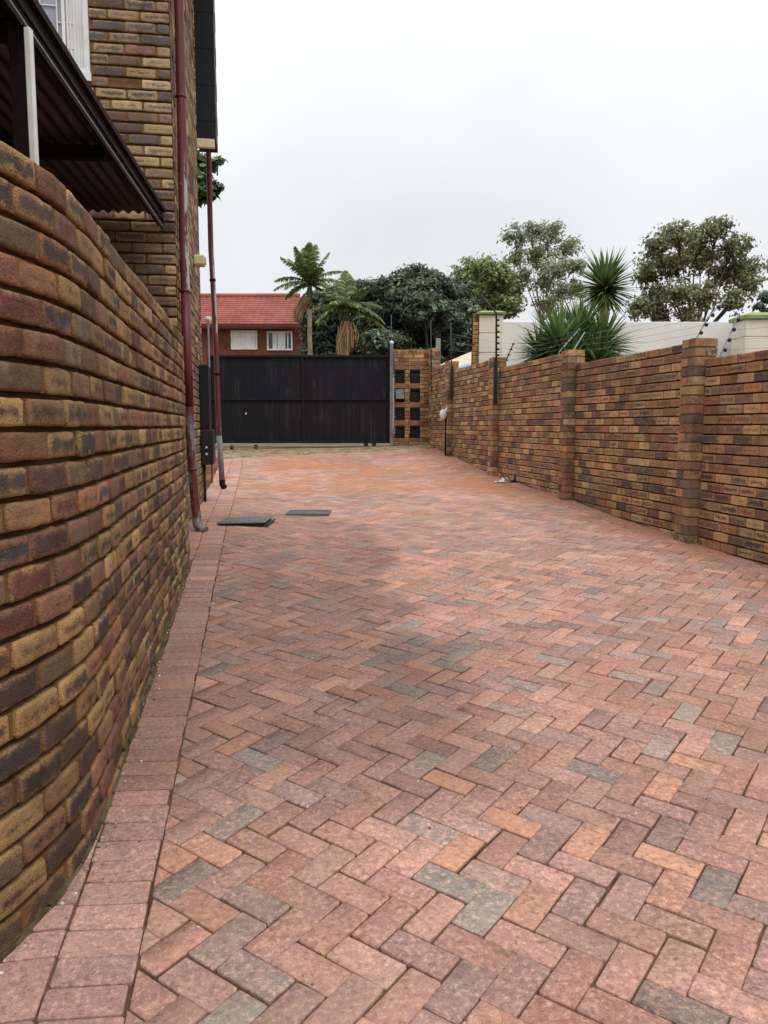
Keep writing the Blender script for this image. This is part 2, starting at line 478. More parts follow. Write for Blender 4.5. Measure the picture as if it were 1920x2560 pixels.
def joint_mat():
    t = NT('paving_joint_sand'); p = t.pos()
    c = t.mix(t.smooth(t.noise(p, 4, 5, .7), .35, .65), srgb(72,50,40), srgb(112,84,62))
    c = t.mix(t.math('MULTIPLY', t.smooth(t.noise(p, 9, 5), .56, .66), .5), c, srgb(96,94,56))
    c = t.mix(soil_mask(t, p), c, srgb(150,96,58))
    t.bump(t.noise(p, 200, 3), .004, .6)
    return t.fin(c, .95, .1)
M_joint = joint_mat()
M_cobble = plain('pale_cobble', srgb(164,146,114), .9, .1, var=.35, scale=11, c2=srgb(140,104,74), grime=1.0)
M_ground = plain('bare_soil', srgb(120,100,72), .95, .1, var=.3, scale=1.5)
M_dbrown = plain('dark_brown_paint', srgb(36,22,22), .8, .1, var=.2, scale=12)
M_sheet = plain('carport_sheeting', srgb(52,44,44), .55, .3, var=.2, scale=4, grime=.4)
M_white = plain('white_paint', srgb(222,222,216), .55, .3, var=.06, scale=6, grime=.25)
M_black = plain('black_paint', srgb(24,24,28), .6, .25, var=.25, scale=6)
def gate_mat():
    t = NT('black_gate_sheet'); p = t.pos()
    mp = t.n('ShaderNodeMapping'); t.l(p, mp.inputs[0]); mp.inputs['Scale'].default_value = (1,1,.04)
    n1 = t.noise(mp.outputs[0], 9, 5, .7); n2 = t.noise(p, 1.5, 4)
    z = t.sep(p)[2]
    runs = t.math('MULTIPLY', t.smooth(n1, .54, .62), t.smooth(t.noise(p, 2.3, 3), .45, .6))
    c = t.mix(n2, srgb(22,22,27), srgb(30,30,35))
    c = t.mix(t.math('MULTIPLY', runs, .18), c, srgb(90,88,90))
    return t.fin(c, t.lin(n1, .3, .7, .55, .7), .2)
M_gate = gate_mat()
M_gpost = plain('grey_steel', srgb(116,116,120), .5, .4, var=.2, scale=10, grime=.4)
def pipe_mat(name, lo, hi):
    """maroon paint, peeled to grey primer between the two levels lo and hi"""
    t = NT(name); p = t.pos(); q = t.sep(p)
    mp = t.n('ShaderNodeMapping'); t.l(p, mp.inputs[0]); mp.inputs['Scale'].default_value = (2.2,2.2,.55)
    n1 = t.noise(mp.outputs[0], 9, 6, .65); n2 = t.noise(p, 30, 5, .6)
    c = t.mix(n2, srgb(84,34,36), srgb(104,44,44))
    nx_ = t.sep(t.n('ShaderNodeNewGeometry').outputs['Normal'])[0]
    strk = t.math('MULTIPLY', t.smooth(nx_, .35, .7), t.math('MULTIPLY', t.smooth(q[2], 2.55, 2.65), t.smooth(q[2], 3.9, 3.5)))
    strk = t.math('MULTIPLY', strk, t.smooth(n1, .42, .5))
    c = t.mix(t.math('MAXIMUM', t.math('MULTIPLY', t.smooth(n1, lo+.05, lo+.08), .8), strk), c, srgb(166,162,172))
    low = t.smooth(q[2], 1.55, 1.4)
    n3 = t.noise(mp.outputs[0], 6.5, 6, .7)
    c = t.mix(t.math('MULTIPLY', low, t.smooth(n3, .47, .52)), c, srgb(112,114,120))
    c = t.mix(t.math('MULTIPLY', t.smooth(q[2], 1.0, .7), t.smooth(n2, .50, .58)), c, srgb(112,60,38))
    t.bump(t.math('ADD', n1, n2), .003, .5)
    return t.fin(c, .5, .4)
M_pipe = pipe_mat('maroon_downpipe_paint', .60, 0)
M_maroon = plain('maroon_paint', srgb(88,34,38), .5, .4, var=.2, scale=14)
M_cream = plain('cream_board', srgb(214,204,172), .7, .2, var=.12, scale=9, grime=.3)
M_cream2 = plain('cream_plastic', srgb(196,190,140), .5, .4, var=.08, scale=9, grime=.2)
M_lintel = plain('pink_lintel_concrete', srgb(150,108,82), .9, .1, var=.2, scale=6)
def tile_mat(name, a, b):
    t = NT(name); p = t.pos()
    c = t.mix(t.smooth(t.noise(p, .8, 4), .35, .65), a, b)
    r = t.rnd(); k = t.lin(r[0], 0, 1, .85, 1.12); g = t.n('ShaderNodeCombineColor')
    for i in range(3): t.l(k, g.inputs[i])
    c = t.mix(1.0, c, g.outputs[0], 'MULTIPLY')
    return t.fin(c, .6, .3)
M_rtile = tile_mat('red_roof_tile', srgb(142,78,68), srgb(158,92,80))
M_rbrick = plain('red_brown_brick', srgb(108,68,56), .9, .1, var=.22, scale=3)
M_plaster = plain('white_plaster', srgb(226,223,218), .85, .15, var=.05, scale=1.2, grime=.12)
M_plaster2 = plain('cream_plaster', srgb(222,216,200), .85, .15, var=.05, scale=2, grime=.15)
M_green = plain('green_coping_paint', srgb(138,154,92), .6, .3, var=.15, scale=5)
M_glass = plain('window_glass', srgb(150,152,164), .12, .6, var=.08, scale=2)
M_darkglass = plain('dark_window_glass', srgb(46,54,58), .12, .6, var=.2, scale=2)
def curtain_mat():
    t = NT('curtain_cloth'); p = t.pos(); q = t.sep(p)
    w = t.math('SINE', t.math('MULTIPLY', q[0], 26))
    c = t.mix(t.lin(t.noise(p, 3), .3, .7, 0, 1), srgb(206,208,206), srgb(228,229,226))
    t.bump(w, .02, .5)
    return t.fin(c, .9, .1)
M_curtain = curtain_mat()
M_iron = plain('cast_iron', srgb(104,104,108), .5, .5, var=.3, scale=20, grime=.3, metal=.3)
M_conc = plain('grey_concrete', srgb(150,150,144), .9, .1, var=.15, scale=8)
M_wire = plain('fence_wire', srgb(150,152,156), .4, .5, metal=.6)
M_galv = plain('galvanised_rod', srgb(132,138,144), .45, .5, metal=.4)
M_blackp = plain('black_plastic', srgb(26,26,28), .45, .4)
M_bark = plain('bark', srgb(84,72,62), .95, .1, var=.35, scale=9)
M_bark2 = plain('pale_bark', srgb(150,138,120), .9, .1, var=.35, scale=5)
M_tan = plain('pale_roof_tile', srgb(206,186,164), .8, .2, var=.1, scale=3)
M_blue = plain('blue_tarpaulin', srgb(110,170,215), .5, .3, var=.1, scale=4)
M_litter = plain('white_plastic_litter', srgb(232,230,226), .5, .3, var=.05)
def leaf_mat(name, a, b, c, rough=.55, trans=.25):
    t = NT(name); r = t.rnd()
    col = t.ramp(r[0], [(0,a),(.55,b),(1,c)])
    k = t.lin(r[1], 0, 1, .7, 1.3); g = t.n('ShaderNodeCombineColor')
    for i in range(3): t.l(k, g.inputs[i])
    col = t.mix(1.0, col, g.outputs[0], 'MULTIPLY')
    t.fin(col, rough, .3)
    tr = t.n('ShaderNodeBsdfTranslucent'); t.l(col, tr.inputs[0])
    mx = t.n('ShaderNodeMixShader'); mx.inputs[0].default_value = trans
    t.l(t.b.outputs[0], mx.inputs[1]); t.l(tr.outputs[0], mx.inputs[2]); t.l(mx.outputs[0], t.out.inputs[0])
    return t.m

# ---------------------------------------------------------------- setting: ground and paving
mb = MB()
gx = [-300,-120,-60,-30,-15,-8,-5,-4,-3,-2.5,-2,-1.5,-1,-.5,0,.5,1,1.5,2,2.5,3,3.5,4,6,10,20,40,80,160,300]
gy = [-100,-40,-15,-5,-2,-1]+[i*.5 for i in range(-1,36)]+[20,25,32,45,70,120,200,400]
for y in gy:
    for x in gx: mb.v.append((x, y, gz(x, max(-9.9, min(y, 29)))-.06))
W = len(gx)
for j in range(len(gy)-1):
    for i in range(W-1): mb.face([j*W+i, j*W+i+1, (j+1)*W+i+1, (j+1)*W+i])
tag(mb.build('ground', M_ground), kind='structure')

DK = math.hypot(.159, 1); dv = (-.159/DK, 1/DK); pv = (1/DK, .159/DK); O0 = (-.703, 2.33)
def ab(a, b): return (O0[0]+pv[0]*a+dv[0]*b, O0[1]+pv[1]*a+dv[1]*b)
def wallx(y): return 2.86-.1755*(y-7.2)
G = lambda u, v, w: Vector((u, v, gz(u, v)+w))
YEND = 17.02; YL = 16.73      # slanting edge of the herringbone: y = YL+.43x
# bed under the pavers
mb = MB()
nx = 40; ny = 150
for j in range(ny+1):
    y = -.2+(18.1+.2)*j/ny
    x0 = -3.2-.05*y; x1 = wallx(y)+.05
    for i in range(nx+1):
        x = x0+(x1-x0)*i/nx
        mb.v.append((x, y, gz(x, y)-.008))
for j in range(ny):
    for i in range(nx):
        a = j*(nx+1)+i; mb.face([a, a+1, a+nx+2, a+nx+1])
tag(mb.build('paving_bed', M_joint), kind='structure')

mb = MB()
RW = .215
nrm = math.hypot(1, .1755)
def paver(poly, ax, near, lift=0):
    if len(poly) < 3: return
    A = area(poly)
    if A < 0: poly = poly[::-1]; A = -A
    if A < .0012: return
    q = inset(poly, .0010 + random.random()**3*.0045)
    if area(q) < .0006: return
    # drop tiny edges
    r = [q[i] for i in range(len(q)) if math.hypot(q[i][0]-q[i-1][0], q[i][1]-q[i-1][1]) > .012]
    if len(r) < 3: return
    rnd = (random.random(), random.random(), random.random())
    if near and len(r) == 4:
        rr = []
        for i in range(4):
            p = r[i]; a = r[i-1]; b = r[(i+1) % 4]; c = random.uniform(.003,.008)
            la = math.hypot(a[0]-p[0], a[1]-p[1]); lb = math.hypot(b[0]-p[0], b[1]-p[1])
            rr += [(p[0]+(a[0]-p[0])*c/la, p[1]+(a[1]-p[1])*c/la), (p[0]+(b[0]-p[0])*c/lb, p[1]+(b[1]-p[1])*c/lb)]
        r = rr
    MB_ = mb
    MB_.block(r, G, lambda u, v: (u, v), .012, .0032 if near else .003, rnd, .0011, 0, 2 if near else 1)
hb = .0985; HL = 2*hb
c45 = math.sqrt(.5)
def to_ab(i, j):    # 45 degrees to the driveway
    return ((i+j)*c45+.05, (j-i)*c45)
N = 138
for i in range(-N, N):
    for j in range(-N, N):
        k = (i-j) % 4
        if k == 0: q = [(i,j),(i+2,j),(i+2,j+1),(i,j+1)]        # along x
        elif k == 2: q = [(i,j-1),(i+1,j-1),(i+1,j+1),(i,j+1)]   # along y
        else: continue
        q = [to_ab(a*hb, b*hb) for a, b in q]
        ca = sum(p[0] for p in q)/4; cb = sum(p[1] for p in q)/4
        if ca < -.2 or ca > 4.6 or cb < -2.2 or cb > 16.5: continue
        q = [(a+random.gauss(0,.0012), b+random.gauss(0,.0012)) for a, b in q]
        sx, sy = random.gauss(0,.0015), random.gauss(0,.0015); rt = random.gauss(0,.006)
        q = [(a+sx-(b-cb)*rt, b+sy+(a-ca)*rt) for a, b in q]
        P = [ab(a, b) for a, b in q]
        # the strip edge: a>=0.004 ; right strip ; gate threshold
        P = clip(P, -pv[0], -pv[1], -(pv[0]*O0[0]+pv[1]*O0[1])+.0)
        P = clip(P, 1/nrm, .1755/nrm, (2.86+.1755*7.2)/nrm-RW-.004)
        P = clip(P, -.466, 1, YL)
        if len(P) >= 3: paver(P, 0, cb < 3.5)
tag(mb.build('herringbone_paving', M_paver), kind='structure')
print('pavers', len(mb.f))

mb = MB()
LW = [(-2.6,-.6),(-2.05,.1),(-1.55,.85),(-1.22,1.35),(-1.035,1.70),(-.958,1.92),(-.922,2.2),(-.94,2.46),(-.995,2.82),(-1.09,3.35),(-1.245,4.3),(-1.42,5.35),(-1.585,6.25),(-1.775,7.0)]
lwp = Path(LW, 1)
def lwx(y):
    return float(np.interp(y, lwp.yy, lwp.xs))
SK = .022
b = -2.2
while b < 16.5:
    st = .1015*random.uniform(.985,1.02)
    e0, e1 = random.uniform(-.007,.001), random.uniform(-.003,.004); P = [ab(e0,b), ab(e0,b+st), ab(-.205+e1,b+st+SK), ab(-.205+e1,b+SK)]
    P = clip(P, -.466, 1, YL)
    if len(P) >= 3: paver(P, 0, b < 3.5)
    b += st
for col in range(1, 6):
    b = -2.2
    while b < 16.5:
        a0 = -.2065*col; L = random.choice([.104, .104, .208])
        a1 = a0-.204
        P = [ab(a0,b), ab(a0,b+L), ab(a1,b+L), ab(a1,b)]
        cx = sum(p[0] for p in P)/4; cy = sum(p[1] for p in P)/4
        ok = (cy < 2.7 and cx > lwx(cy)-.22) or (6.2 < cy < 7.05 and cx > lwx(cy)-.16) or (cy >= 7.05 and cx > -1.86-.159*(cy-7.05) and cy < 16.8)
        if ok: paver(clip(P, -.466, 1, YL), 0, True)
        b += L
tag(mb.build('header_strip', M_paver2), kind='structure')
mb = MB()
# header strip along the right wall
s = -1.5; tw = (-.1755/nrm, 1/nrm); nw = (-1/nrm, -.1755/nrm)
while True:
    st = hb*random.uniform(.98,1.03)
    bx, by = wallx(0)+tw[0]*s, tw[1]*s
    if by > YEND: break
    P = [(bx+tw[0]*e+nw[0]*w, by+tw[1]*e+nw[1]*w) for e, w in ((0,.002),(st,.002),(st,RW),(0,RW))]
    paver(clip(P, 0, 1, YEND), 0, s < 4); s += st
tag(mb.build('wall_side_header_strip', M_paver2), kind='structure')
mb = MB()
for row in range(-8, 3):
    x = -3.95+random.uniform(0,.05)
    while x < 1.15:
        L = .104
        y0 = YEND+.01+row*.2
        P = clip([(x,y0),(x+L,y0),(x+L,y0+.19),(x,y0+.19)], .466, -1, -YL-.01)
        if len(P) > 2: paver(P, 0, False)
        x += L
tag(mb.build('threshold_strip', M_cobble), kind='structure')

# ---------------------------------------------------------------- left boundary wall
t = empty('boundary_wall', (-1.2,3.5,gz(-1.2,3.5)), 'curved rustic brick wall close on the left edge of the driveway', 'wall')
mb = MB()
brickwork(mb, lwp, 0, lwp.L, lambda u: gz(lwp(u,0,0).x+.02, lwp(u,0,0).y), CAM+.70, .0895, .218, depth=.09, bev=.0085, chamf=.010,
          jit=.0030, gap=.0150, topdepth=.2, perp=.008, bedrec=.024, rings=2, thick=.21)
mb.build('brickwork', [M_brick, M_mortar], t)
mb = MB()      # cement smear where the wall meets the paving
u = 1.2
while u < lwp.L-.05:
    L = random.uniform(.08,.2); h = random.uniform(.004,.018)
    z = gz(lwp(u,0,0).x, lwp(u,0,0).y)
    n0 = len(mb.v); d = random.uniform(.004,.012)
    for uu in (u, min(u+L, lwp.L)):
        zz = gz(lwp(uu,0,0).x, lwp(uu,0,0).y)
        for (w, hh) in ((-.01, h+.006),(.002, h),(d, -.006)):
            mb.v.append(tuple(lwp(uu, zz+hh+random.uniform(-.003,.003), w)))
    for a in (0,1): mb.face([n0+a, n0+a+1, n0+a+4, n0+a+3])
    u += L+.004
mb.build('mortar_fillet', mortar_mat('grey_cement', srgb(104,94,70), srgb(74,62,44)), t)

# ---------------------------------------------------------------- right boundary wall
t = empty('boundary_wall', (wallx(9)+.1,9,gz(wallx(9),9)), 'long stepped rustic brick wall with square pillars on the right of the driveway', 'wall')
rw = Path([(wallx(-1.5),-1.5),(wallx(17.9),17.9)], -1)
def rs_(y): return (y+1.5)*nrm
PY = [(4.33,.76),(7.2,.78),(9.97,.94),(12.94,1.11),(15.8,1.28)]
pw = .225
gb = lambda u: gz(rw(u,0,0).x-.02, rw(u,0,0).y)
bays = [(-1.4,4.33,.43),(4.33,7.2,.60),(7.2,9.97,.765),(9.97,12.94,.935),(12.94,15.8,1.105),(15.8,17.75,1.275)]
for i, (y0, y1, zt) in enumerate(bays):
    mb = MB()
    brickwork(mb, rw, rs_(y0)+(pw/2 if i else 0), rs_(y1)-(pw/2 if i < 5 else 0), gb, CAM+zt, .085, .232, depth=.06, bev=.005,
              chamf=.006 if y0 < 8 else 0, jit=.0022, gap=.0135, topdepth=.11, phase=random.uniform(0,.2), perp=.005, bedrec=.017, thick=.112, rings=1)
    mb.build('brick_panel', [M_bright, M_mortar2], t)
def pillar(mb, cx, cy, hw, zt, tang, course=.085):
    """square pillar, two bricks to a course, turned a quarter in every other course"""
    tx, ty = tang; nxn, nyn = ty, -tx
    zg = gz(cx, cy)-.1; k = 0; z = zt
    while z > zg:
        for h in (0, 1):
            a0, a1 = ((-hw, -.004) if h == 0 else (.004, hw))
            P = [(a0,-hw),(a1,-hw),(a1,hw),(a0,hw)]
            if k % 2: P = [(p[1], p[0]) for p in P]
            ch = .006; Q = []
            if area(P) < 0: P = P[::-1]
            for i in range(4):
                p = P[i]; a = P[i-1]; b = P[(i+1) % 4]
                la = math.hypot(a[0]-p[0], a[1]-p[1]); lb = math.hypot(b[0]-p[0], b[1]-p[1])
                Q += [(p[0]+(a[0]-p[0])*ch/la, p[1]+(a[1]-p[1])*ch/la), (p[0]+(b[0]-p[0])*ch/lb, p[1]+(b[1]-p[1])*ch/lb)]
            ox, oy = random.gauss(0,.0015), random.gauss(0,.0015); th_ = random.uniform(.2,.8)
            M = lambda u, v, w, z=z: Vector((cx+tx*(u+ox)+nxn*(v+oy), cy+ty*(u+ox)+nyn*(v+oy), z+w))
            f0 = len(mb.f)
            mb.block(Q, M, lambda u, v: (.5+u/.5, th_), course-.014, .005, (random.random(),random.random(),random.random()), .001, 0, 1)
            if nxn*ty-nyn*tx > 0:
                for fi in range(f0, len(mb.f)): mb.f[fi] = mb.f[fi][::-1]; mb.uv[fi] = mb.uv[fi][::-1]
        z -= course; k += 1
    w = hw-.010; n = len(mb.v)
    for zz in (zg, zt-.01):
        for (u, v) in ((-w,-w),(w,-w),(w,w),(-w,w)): mb.v.append((cx+tx*u+nxn*v, cy+ty*u+nyn*v, zz))
    for q in ((3,2,1,0),(4,5,6,7),(0,1,5,4),(1,2,6,5),(2,3,7,6),(3,0,4,7)): mb.face([n+i for i in q], mat=1)
for (y, zt) in PY:
    mb = MB()
    s_ = rs_(y); c = rw(s_, 0, -.005)
    pillar(mb, c.x, c.y, pw/2, CAM+zt, tw)
    mb.build('pillar', [M_bright, M_mortar2], t)

# ---------------------------------------------------------------- house on the left
HX, HY = -1.83, 7.06
hd = Vector((-.159, 1, 0)).normalized()
H = empty('house', (-3.5,8,gz(-2.5,8)), 'tall yellow-brown face brick house beside the driveway with maroon downpipes', 'house')
side = Path([(HX,HY),(HX+hd.x*3.0,HY+hd.y*3.0)], 1)
front = Path([(HX-6*.98759, HY-6*.15703),(HX,HY)], 1)
mb = MB()
# window hole in front wall
wr = at(223,190,6.93); 
wz0 = wr.z; s_r = 6-(HX-wr.x)/.98759
hole = (s_r-1.25, s_r, wz0, wz0+1.15)
brickwork(mb, front, 0, 6, lambda u: .42, CAM+6.2, .0905, .262, depth=.06, bev=.009, chamf=.010, jit=.0028, gap=.0155, holes=[hole], perp=.006, bedrec=.018, thick=.062, rings=2)
mb.build('front_wall', [M_bhouse, M_mortar], H)
mb = MB()
brickwork(mb, side, .066, side.L, lambda u: gz(side(u,0,0).x, side(u,0,0).y), CAM+6.2, .0905, .262, depth=.06, bev=.006, jit=.002, gap=.0155, perp=.005, bedrec=.016, thick=.12, rings=1, phase=.13)
mb.build('side_wall', [M_bhouse, M_mortar], H)
mb = MB()
e = side(side.L-.15, 0, -.16); f0 = front(0, 0, -.16); c0 = front(5.84,0,-.16)
# back faces so that light cannot come through
q = [Vector((f0.x, f0.y, .2)), Vector((c0.x, c0.y, .2)), Vector((e.x, e.y, .2)), Vector((e.x-6, e.y-1, .2))]
n = len(mb.v)
for p in q: mb.v.append(tuple(p))
for p in q: mb.v.append((p.x, p.y, CAM+6.1))
for k in range(4): mb.face([n+k, n+(k+1)%4, n+4+(k+1)%4, n+4+k])
mb.face([n+4,n+5,n+6,n+7])
# rear corner return
for wd in (0,):
    rp = Path([(side(side.L,0,0).x, side(side.L,0,0).y), (side(side.L,0,0).x-5, side(side.L,0,0).y-.6)], 1)
brickwork(mb, rp, 0, 5, lambda u: .4, CAM+6.2, .0905, .262, depth=.06, bev=.006, jit=.002, gap=.0155, thick=.1, phase=.05)
mb.build('rear_wall', [M_bhouse, M_mortar], H)
# window
fy = lambda s, z, w: front(s, z, w)
def fbox(mb, s0, s1, z0, z1, w0, w1, mat=0):
    n = len(mb.v)
    for w in (w0, w1):
        for (a, z) in ((s0,z0),(s1,z0),(s1,z1),(s0,z1)): mb.v.append(tuple(front(a, z, w)))
    for q in ((3,2,1,0),(4,5,6,7),(0,1,5,4),(1,2,6,5),(2,3,7,6),(3,0,4,7)): mb.face([n+i for i in q], mat=mat)
h0, h1, hz0, hz1 = hole
win = MB()
fw = .045
for (a, b, c_, d_) in ((h0,h1,hz0+.03,hz0+.03+fw),(h0,h1,hz1-fw,hz1),(h0,h0+fw,hz0+.03+fw,hz1-fw),(h1-fw,h1,hz0+.03+fw,hz1-fw),(h1-.215,h1-.19,hz0+.03+fw,hz1-fw)):
    fbox(win, a, b, c_, d_, -.06, -.012)
wf = win.build('window', M_white, H)
m = MB(); fbox(m, h0-.02, h1+.01, hz0-.035, hz0+.028, -.08, .022); m.build('sill', M_white, wf)
m = MB(); fbox(m, h0+fw, h1-fw, hz0+.03+fw, hz1-fw, -.046, -.042); m.build('pane', M_glass, wf)
m = MB()
k = h0+.08
while k < h1-.25:
    fbox(m, k, k+.010, hz0+.03+fw, hz1-fw, -.036, -.026); k += .13
zz = hz0+.16; 
i = 0
while zz < hz1-.05:
    k = h0+.08; j = 0
    while k < h1-.25:
        fbox(m, k+.010, k+.13, zz+(.07 if j % 2 else 0), zz+.008+(.07 if j % 2 else 0), -.035, -.027); k += .13; j += 1
    zz += .2
m.build('burglar_bars', M_white, wf)
m = MB()
nseg = 26
for k in range(nseg+1):
    s_ = h1-.185+(.14)*k/nseg
    w = -.030+.007*math.sin(k*1.25)+.002*math.sin(k*2.9)
    for z in (hz0+.075, hz1-.045): m.v.append(tuple(front(s_, z, w)))
for k in range(nseg): m.face([2*k,2*k+2,2*k+3,2*k+1], smooth=True)
m.build('curtain', M_curtain, wf)
# eave and roof
def sbox(mb, s0, s1, z0, z1, w0, w1, mat=0):
    n = len(mb.v)
    for w in (w0, w1):
        for (a, z) in ((s0,z0),(s1,z0),(s1,z1),(s0,z1)): mb.v.append(tuple(side(a, z, w)))
    for q in ((3,2,1,0),(4,5,6,7),(0,1,5,4),(1,2,6,5),(2,3,7,6),(3,0,4,7)): mb.face([n+i for i in q], mat=mat)
zb_ = at(530,347,10.05).z
m = MB(); L_ = side.L
nr_ = 13
for k in range(nr_):      # vertical hung slates, each course lapping the next
    z0 = zb_+k*.21; o_ = .004*(k % 2)
    sbox(m, L_+.01-o_, L_+.5, z0, z0+.209, .0, .232+o_)
m.build('hung_slate_cladding', M_black, H)
m = MB(); sbox(m, L_-.002, L_+.06, zb_-.10, zb_-.002, .0, .215); m.build('soffit_board', M_cream, H)
m = MB()
n = len(m.v); q = [front(-.3,0,.5), front(6,0,.5)+Vector((.4,0,0)), side(L_+.8,0,.3), side(L_+.8,0,-5.5)]
for z in (CAM+6.25, CAM+6.4):
    for p in q: m.v.append((p.x,p.y,z))
m.face([n+3,n+2,n+1,n]); m.face([n+4,n+5,n+6,n+7])
for k in range(4): m.face([n+k,n+(k+1)%4,n+4+(k+1)%4,n+4+k])
m.build('roof', M_black, H)
# downpipes
PX1 = [(-700,425),(-400,436),(0,447),(300,454),(640,460),(760,465),(900,468),(1000,472),(1100,476),(1200,483),(1260,488),(1330,496)]
PT1 = sorted([tuple(at(x, y, 7.27)) for y, x in PX1], key=lambda p: p[2])
def pipe1(z):
    return Vector((float(np.interp(z, [p[2] for p in PT1], [p[0] for p in PT1])), 7.27, z))
def downpipe(s0, w, zt, r, zb, shoe, brk, mat, top_collar):
    c = pipe1
    m = MB()
    m.tube([c(zt)]+[Vector(p) for p in PT1[::-1] if zb+.12 < p[2] < zt]+[c(zb+.09), c(zb+.05)+Vector((.004,-.003,0))], r, 16)
    dp = m.build('downpipe', mat, H)
    m = MB()
    p = c(zb+.058)
    m.tube([c(zb+.13), p+Vector((.001,0,0)), p+Vector((shoe*.35,-.012,-.035)), p+Vector((shoe,-.03,-.052))], [r*1.12,r*1.12,r*1.05,r*.98], 16)
    m.build('shoe', mat, dp)
    for z in brk:
        m = MB()
        m.tube([c(z-.012), c(z+.012)], r*1.16, 16)
        q = c(z); n = Vector((side(s0,0,1)-side(s0,0,0)))
        m.tube([q-n*.09, q], .01, 6); m.build('pipe_bracket', mat, dp)
    return dp
dp1 = downpipe(.22, .125, CAM+6.0, .041, gz(-1.77,7.27)+.0, .085, (CAM+1.22, CAM+2.9, 1.0), M_pipe, 1)
dp1['label'] = 'near maroon downpipe with peeling paint'
m = MB(); c = pipe1
m.tube([c(CAM+.18), c(CAM+.6), c(CAM+1.19)], .044, 16); m.build('pipe_sleeve', M_maroon, dp1)

# second downpipe stands just past the far corner, under the barge board
zb2 = gz(-2.4,11.05)
PX2 = [(372,521),(620,527),(760,535),(900,541),(1100,548),(1200,555),(1240,558)]
PT2 = sorted([tuple(at(x, y, 11.05)) for y, x in PX2], key=lambda p: p[2])
def c2(z): return Vector((float(np.interp(z, [p[2] for p in PT2], [p[0] for p in PT2])), 11.05, z))
m = MB(); m.tube([Vector(PT2[-1])+Vector((-.1,-.4,.16)), Vector(PT2[-1])+Vector((-.02,-.1,.08))]+[Vector(p) for p in PT2[::-1] if p[2] > zb2+.1]+[c2(zb2+.08)], .036, 14)
dp2 = m.build('downpipe', M_pipe, H); dp2['label'] = 'far maroon downpipe with its foot worn to bare grey'
m = MB(); m.tube([c2(zb2+.75), c2(zb2+.07)], .039, 14); m.build('bare_grey_section', M_gpost, dp2)
m = MB(); p = c2(zb2+.06); m.tube([c2(zb2+.13), p, p+Vector((.015,-.01,-.025)), p+Vector((.045,-.02,-.04))], [.041,.041,.04,.038], 14); m.build('shoe', M_dbrown, dp2)
for z in (CAM+2.0, CAM+.72):
    m = MB(); m.tube([c2(z-.015), c2(z+.015)], .043, 14); m.build('pipe_bracket', M_dbrown, dp2)

# alarm box on the side wall
p = at(504,652,9.05)
t = empty('alarm_box', p, 'small cream plastic alarm box high on the house wall between the two downpipes', 'alarm box')
u_ = (9.05-HY)/hd.y; q = side(u_, p.z, 0)
R = Matrix(((hd.y, hd.x, 0),(-hd.x, hd.y, 0),(0,0,1)))
m = MB(); m.bbox((0,-.08,-.055),(.125,.08,.055), .014, R=R, org=Vector((q.x+.002,q.y,p.z))); m.build('housing', M_cream2, t)
m = MB(); m.bbox((.128,-.05,-.035),(.136,.05,.035), .003, R=R, org=Vector((q.x+.002,q.y,p.z))); m.build('front_cover', M_cream2, t)

# tall black cabinet on wall near far corner
u_ = side.L-.42
zc0 = at(520,1160,9.6).z; zc1 = at(520,915,9.6).z
t = empty('meter_cabinet', side(u_,zc0,.06), 'tall narrow black metal cabinet on the house wall behind the near downpipe', 'cabinet')
org = side(u_, 0, 0)
m = MB(); m.bbox((.003,-.22,zc0+.42),(.11,.22,zc1), .006, R=R, org=Vector((org.x,org.y,0))); m.build('upper_box', M_black, t)
m = MB(); m.bbox((.003,-.25,zc0),(.15,.22,zc0+.415), .008, R=R, org=Vector((org.x,org.y,0))); lb = m.build('lower_box', M_blackp, t)
m = MB()
for z in (.13,.21):
    m = MB(); m.lathe(Vector((org.x,org.y,0))+R@Vector((.07,-.262,zc0+z)), [(.013,0),(.013,.014),(.005,.017)], 8, axis='Y'); m.build('latch', M_white, lb)
m = MB(); m.tube([Vector((org.x,org.y,0))+R@Vector((.03,-.1,zc0)), Vector((org.x,org.y,0))+R@Vector((.03,-.1,gz(org.x,org.y)-.02))], .016, 8); m.build('conduit', M_blackp, t)

# sensor pole beyond
zt = at(527,797,11.8).z
p0 = at(527,1065,11.8)
t = empty('sensor_pole', (p0.x,p0.y,gz(p0.x,p0.y)), 'slim dark pole topped with a white knob beside the far downpipe', 'pole')
m = MB(); m.tube([Vector((p0.x,p0.y,gz(p0.x,p0.y))), Vector((p0.x,p0.y,zt-.04))], .014, 8); m.build('pole', M_gpost, t)
m = MB(); m.lathe((p0.x,p0.y,zt-.05), [(.018,0),(.036,.012),(.05,.04),(.045,.065),(.02,.082)], 12); m.build('white_knob', M_white, t)

# ---------------------------------------------------------------- carport
t = empty('carport', (-3.3,4.5,.6), 'dark brown steel carport with corrugated roof behind the left brick wall', 'carport')
zf = CAM+1.73
fa = Vector((-1.47,2.8,0)); fb = Vector((-1.93,7.03,0))
fd = (fb-fa).normalized(); fn = Vector((fd.y,-fd.x,0))
Lf = (fb-fa).length+1.8; fa = fb-fd*Lf
def cb(m, s0, s1, w0, w1, z0, z1, mat=0, dz=0):
    n = len(m.v)
    for w in (w0, w1):
        for (s_, z) in ((s0,z0),(s1,z0),(s1,z1),(s0,z1)):
            p = fa+fd*s_+fn*w; m.v.append((p.x,p.y,z))
    for q in ((3,2,1,0),(4,5,6,7),(0,1,5,4),(1,2,6,5),(2,3,7,6),(3,0,4,7)): m.face([n+i for i in q], mat=mat)
m = MB(); cb(m, 0, Lf, -.04, 0, zf+.005, zf+.15); cb(m, 0, Lf, .002, .028, zf+.115, zf+.152); cb(m, 0, Lf, .002, .012, zf+.04, zf+.06)
fo = m.build('gutter_beam', M_dbrown, t)
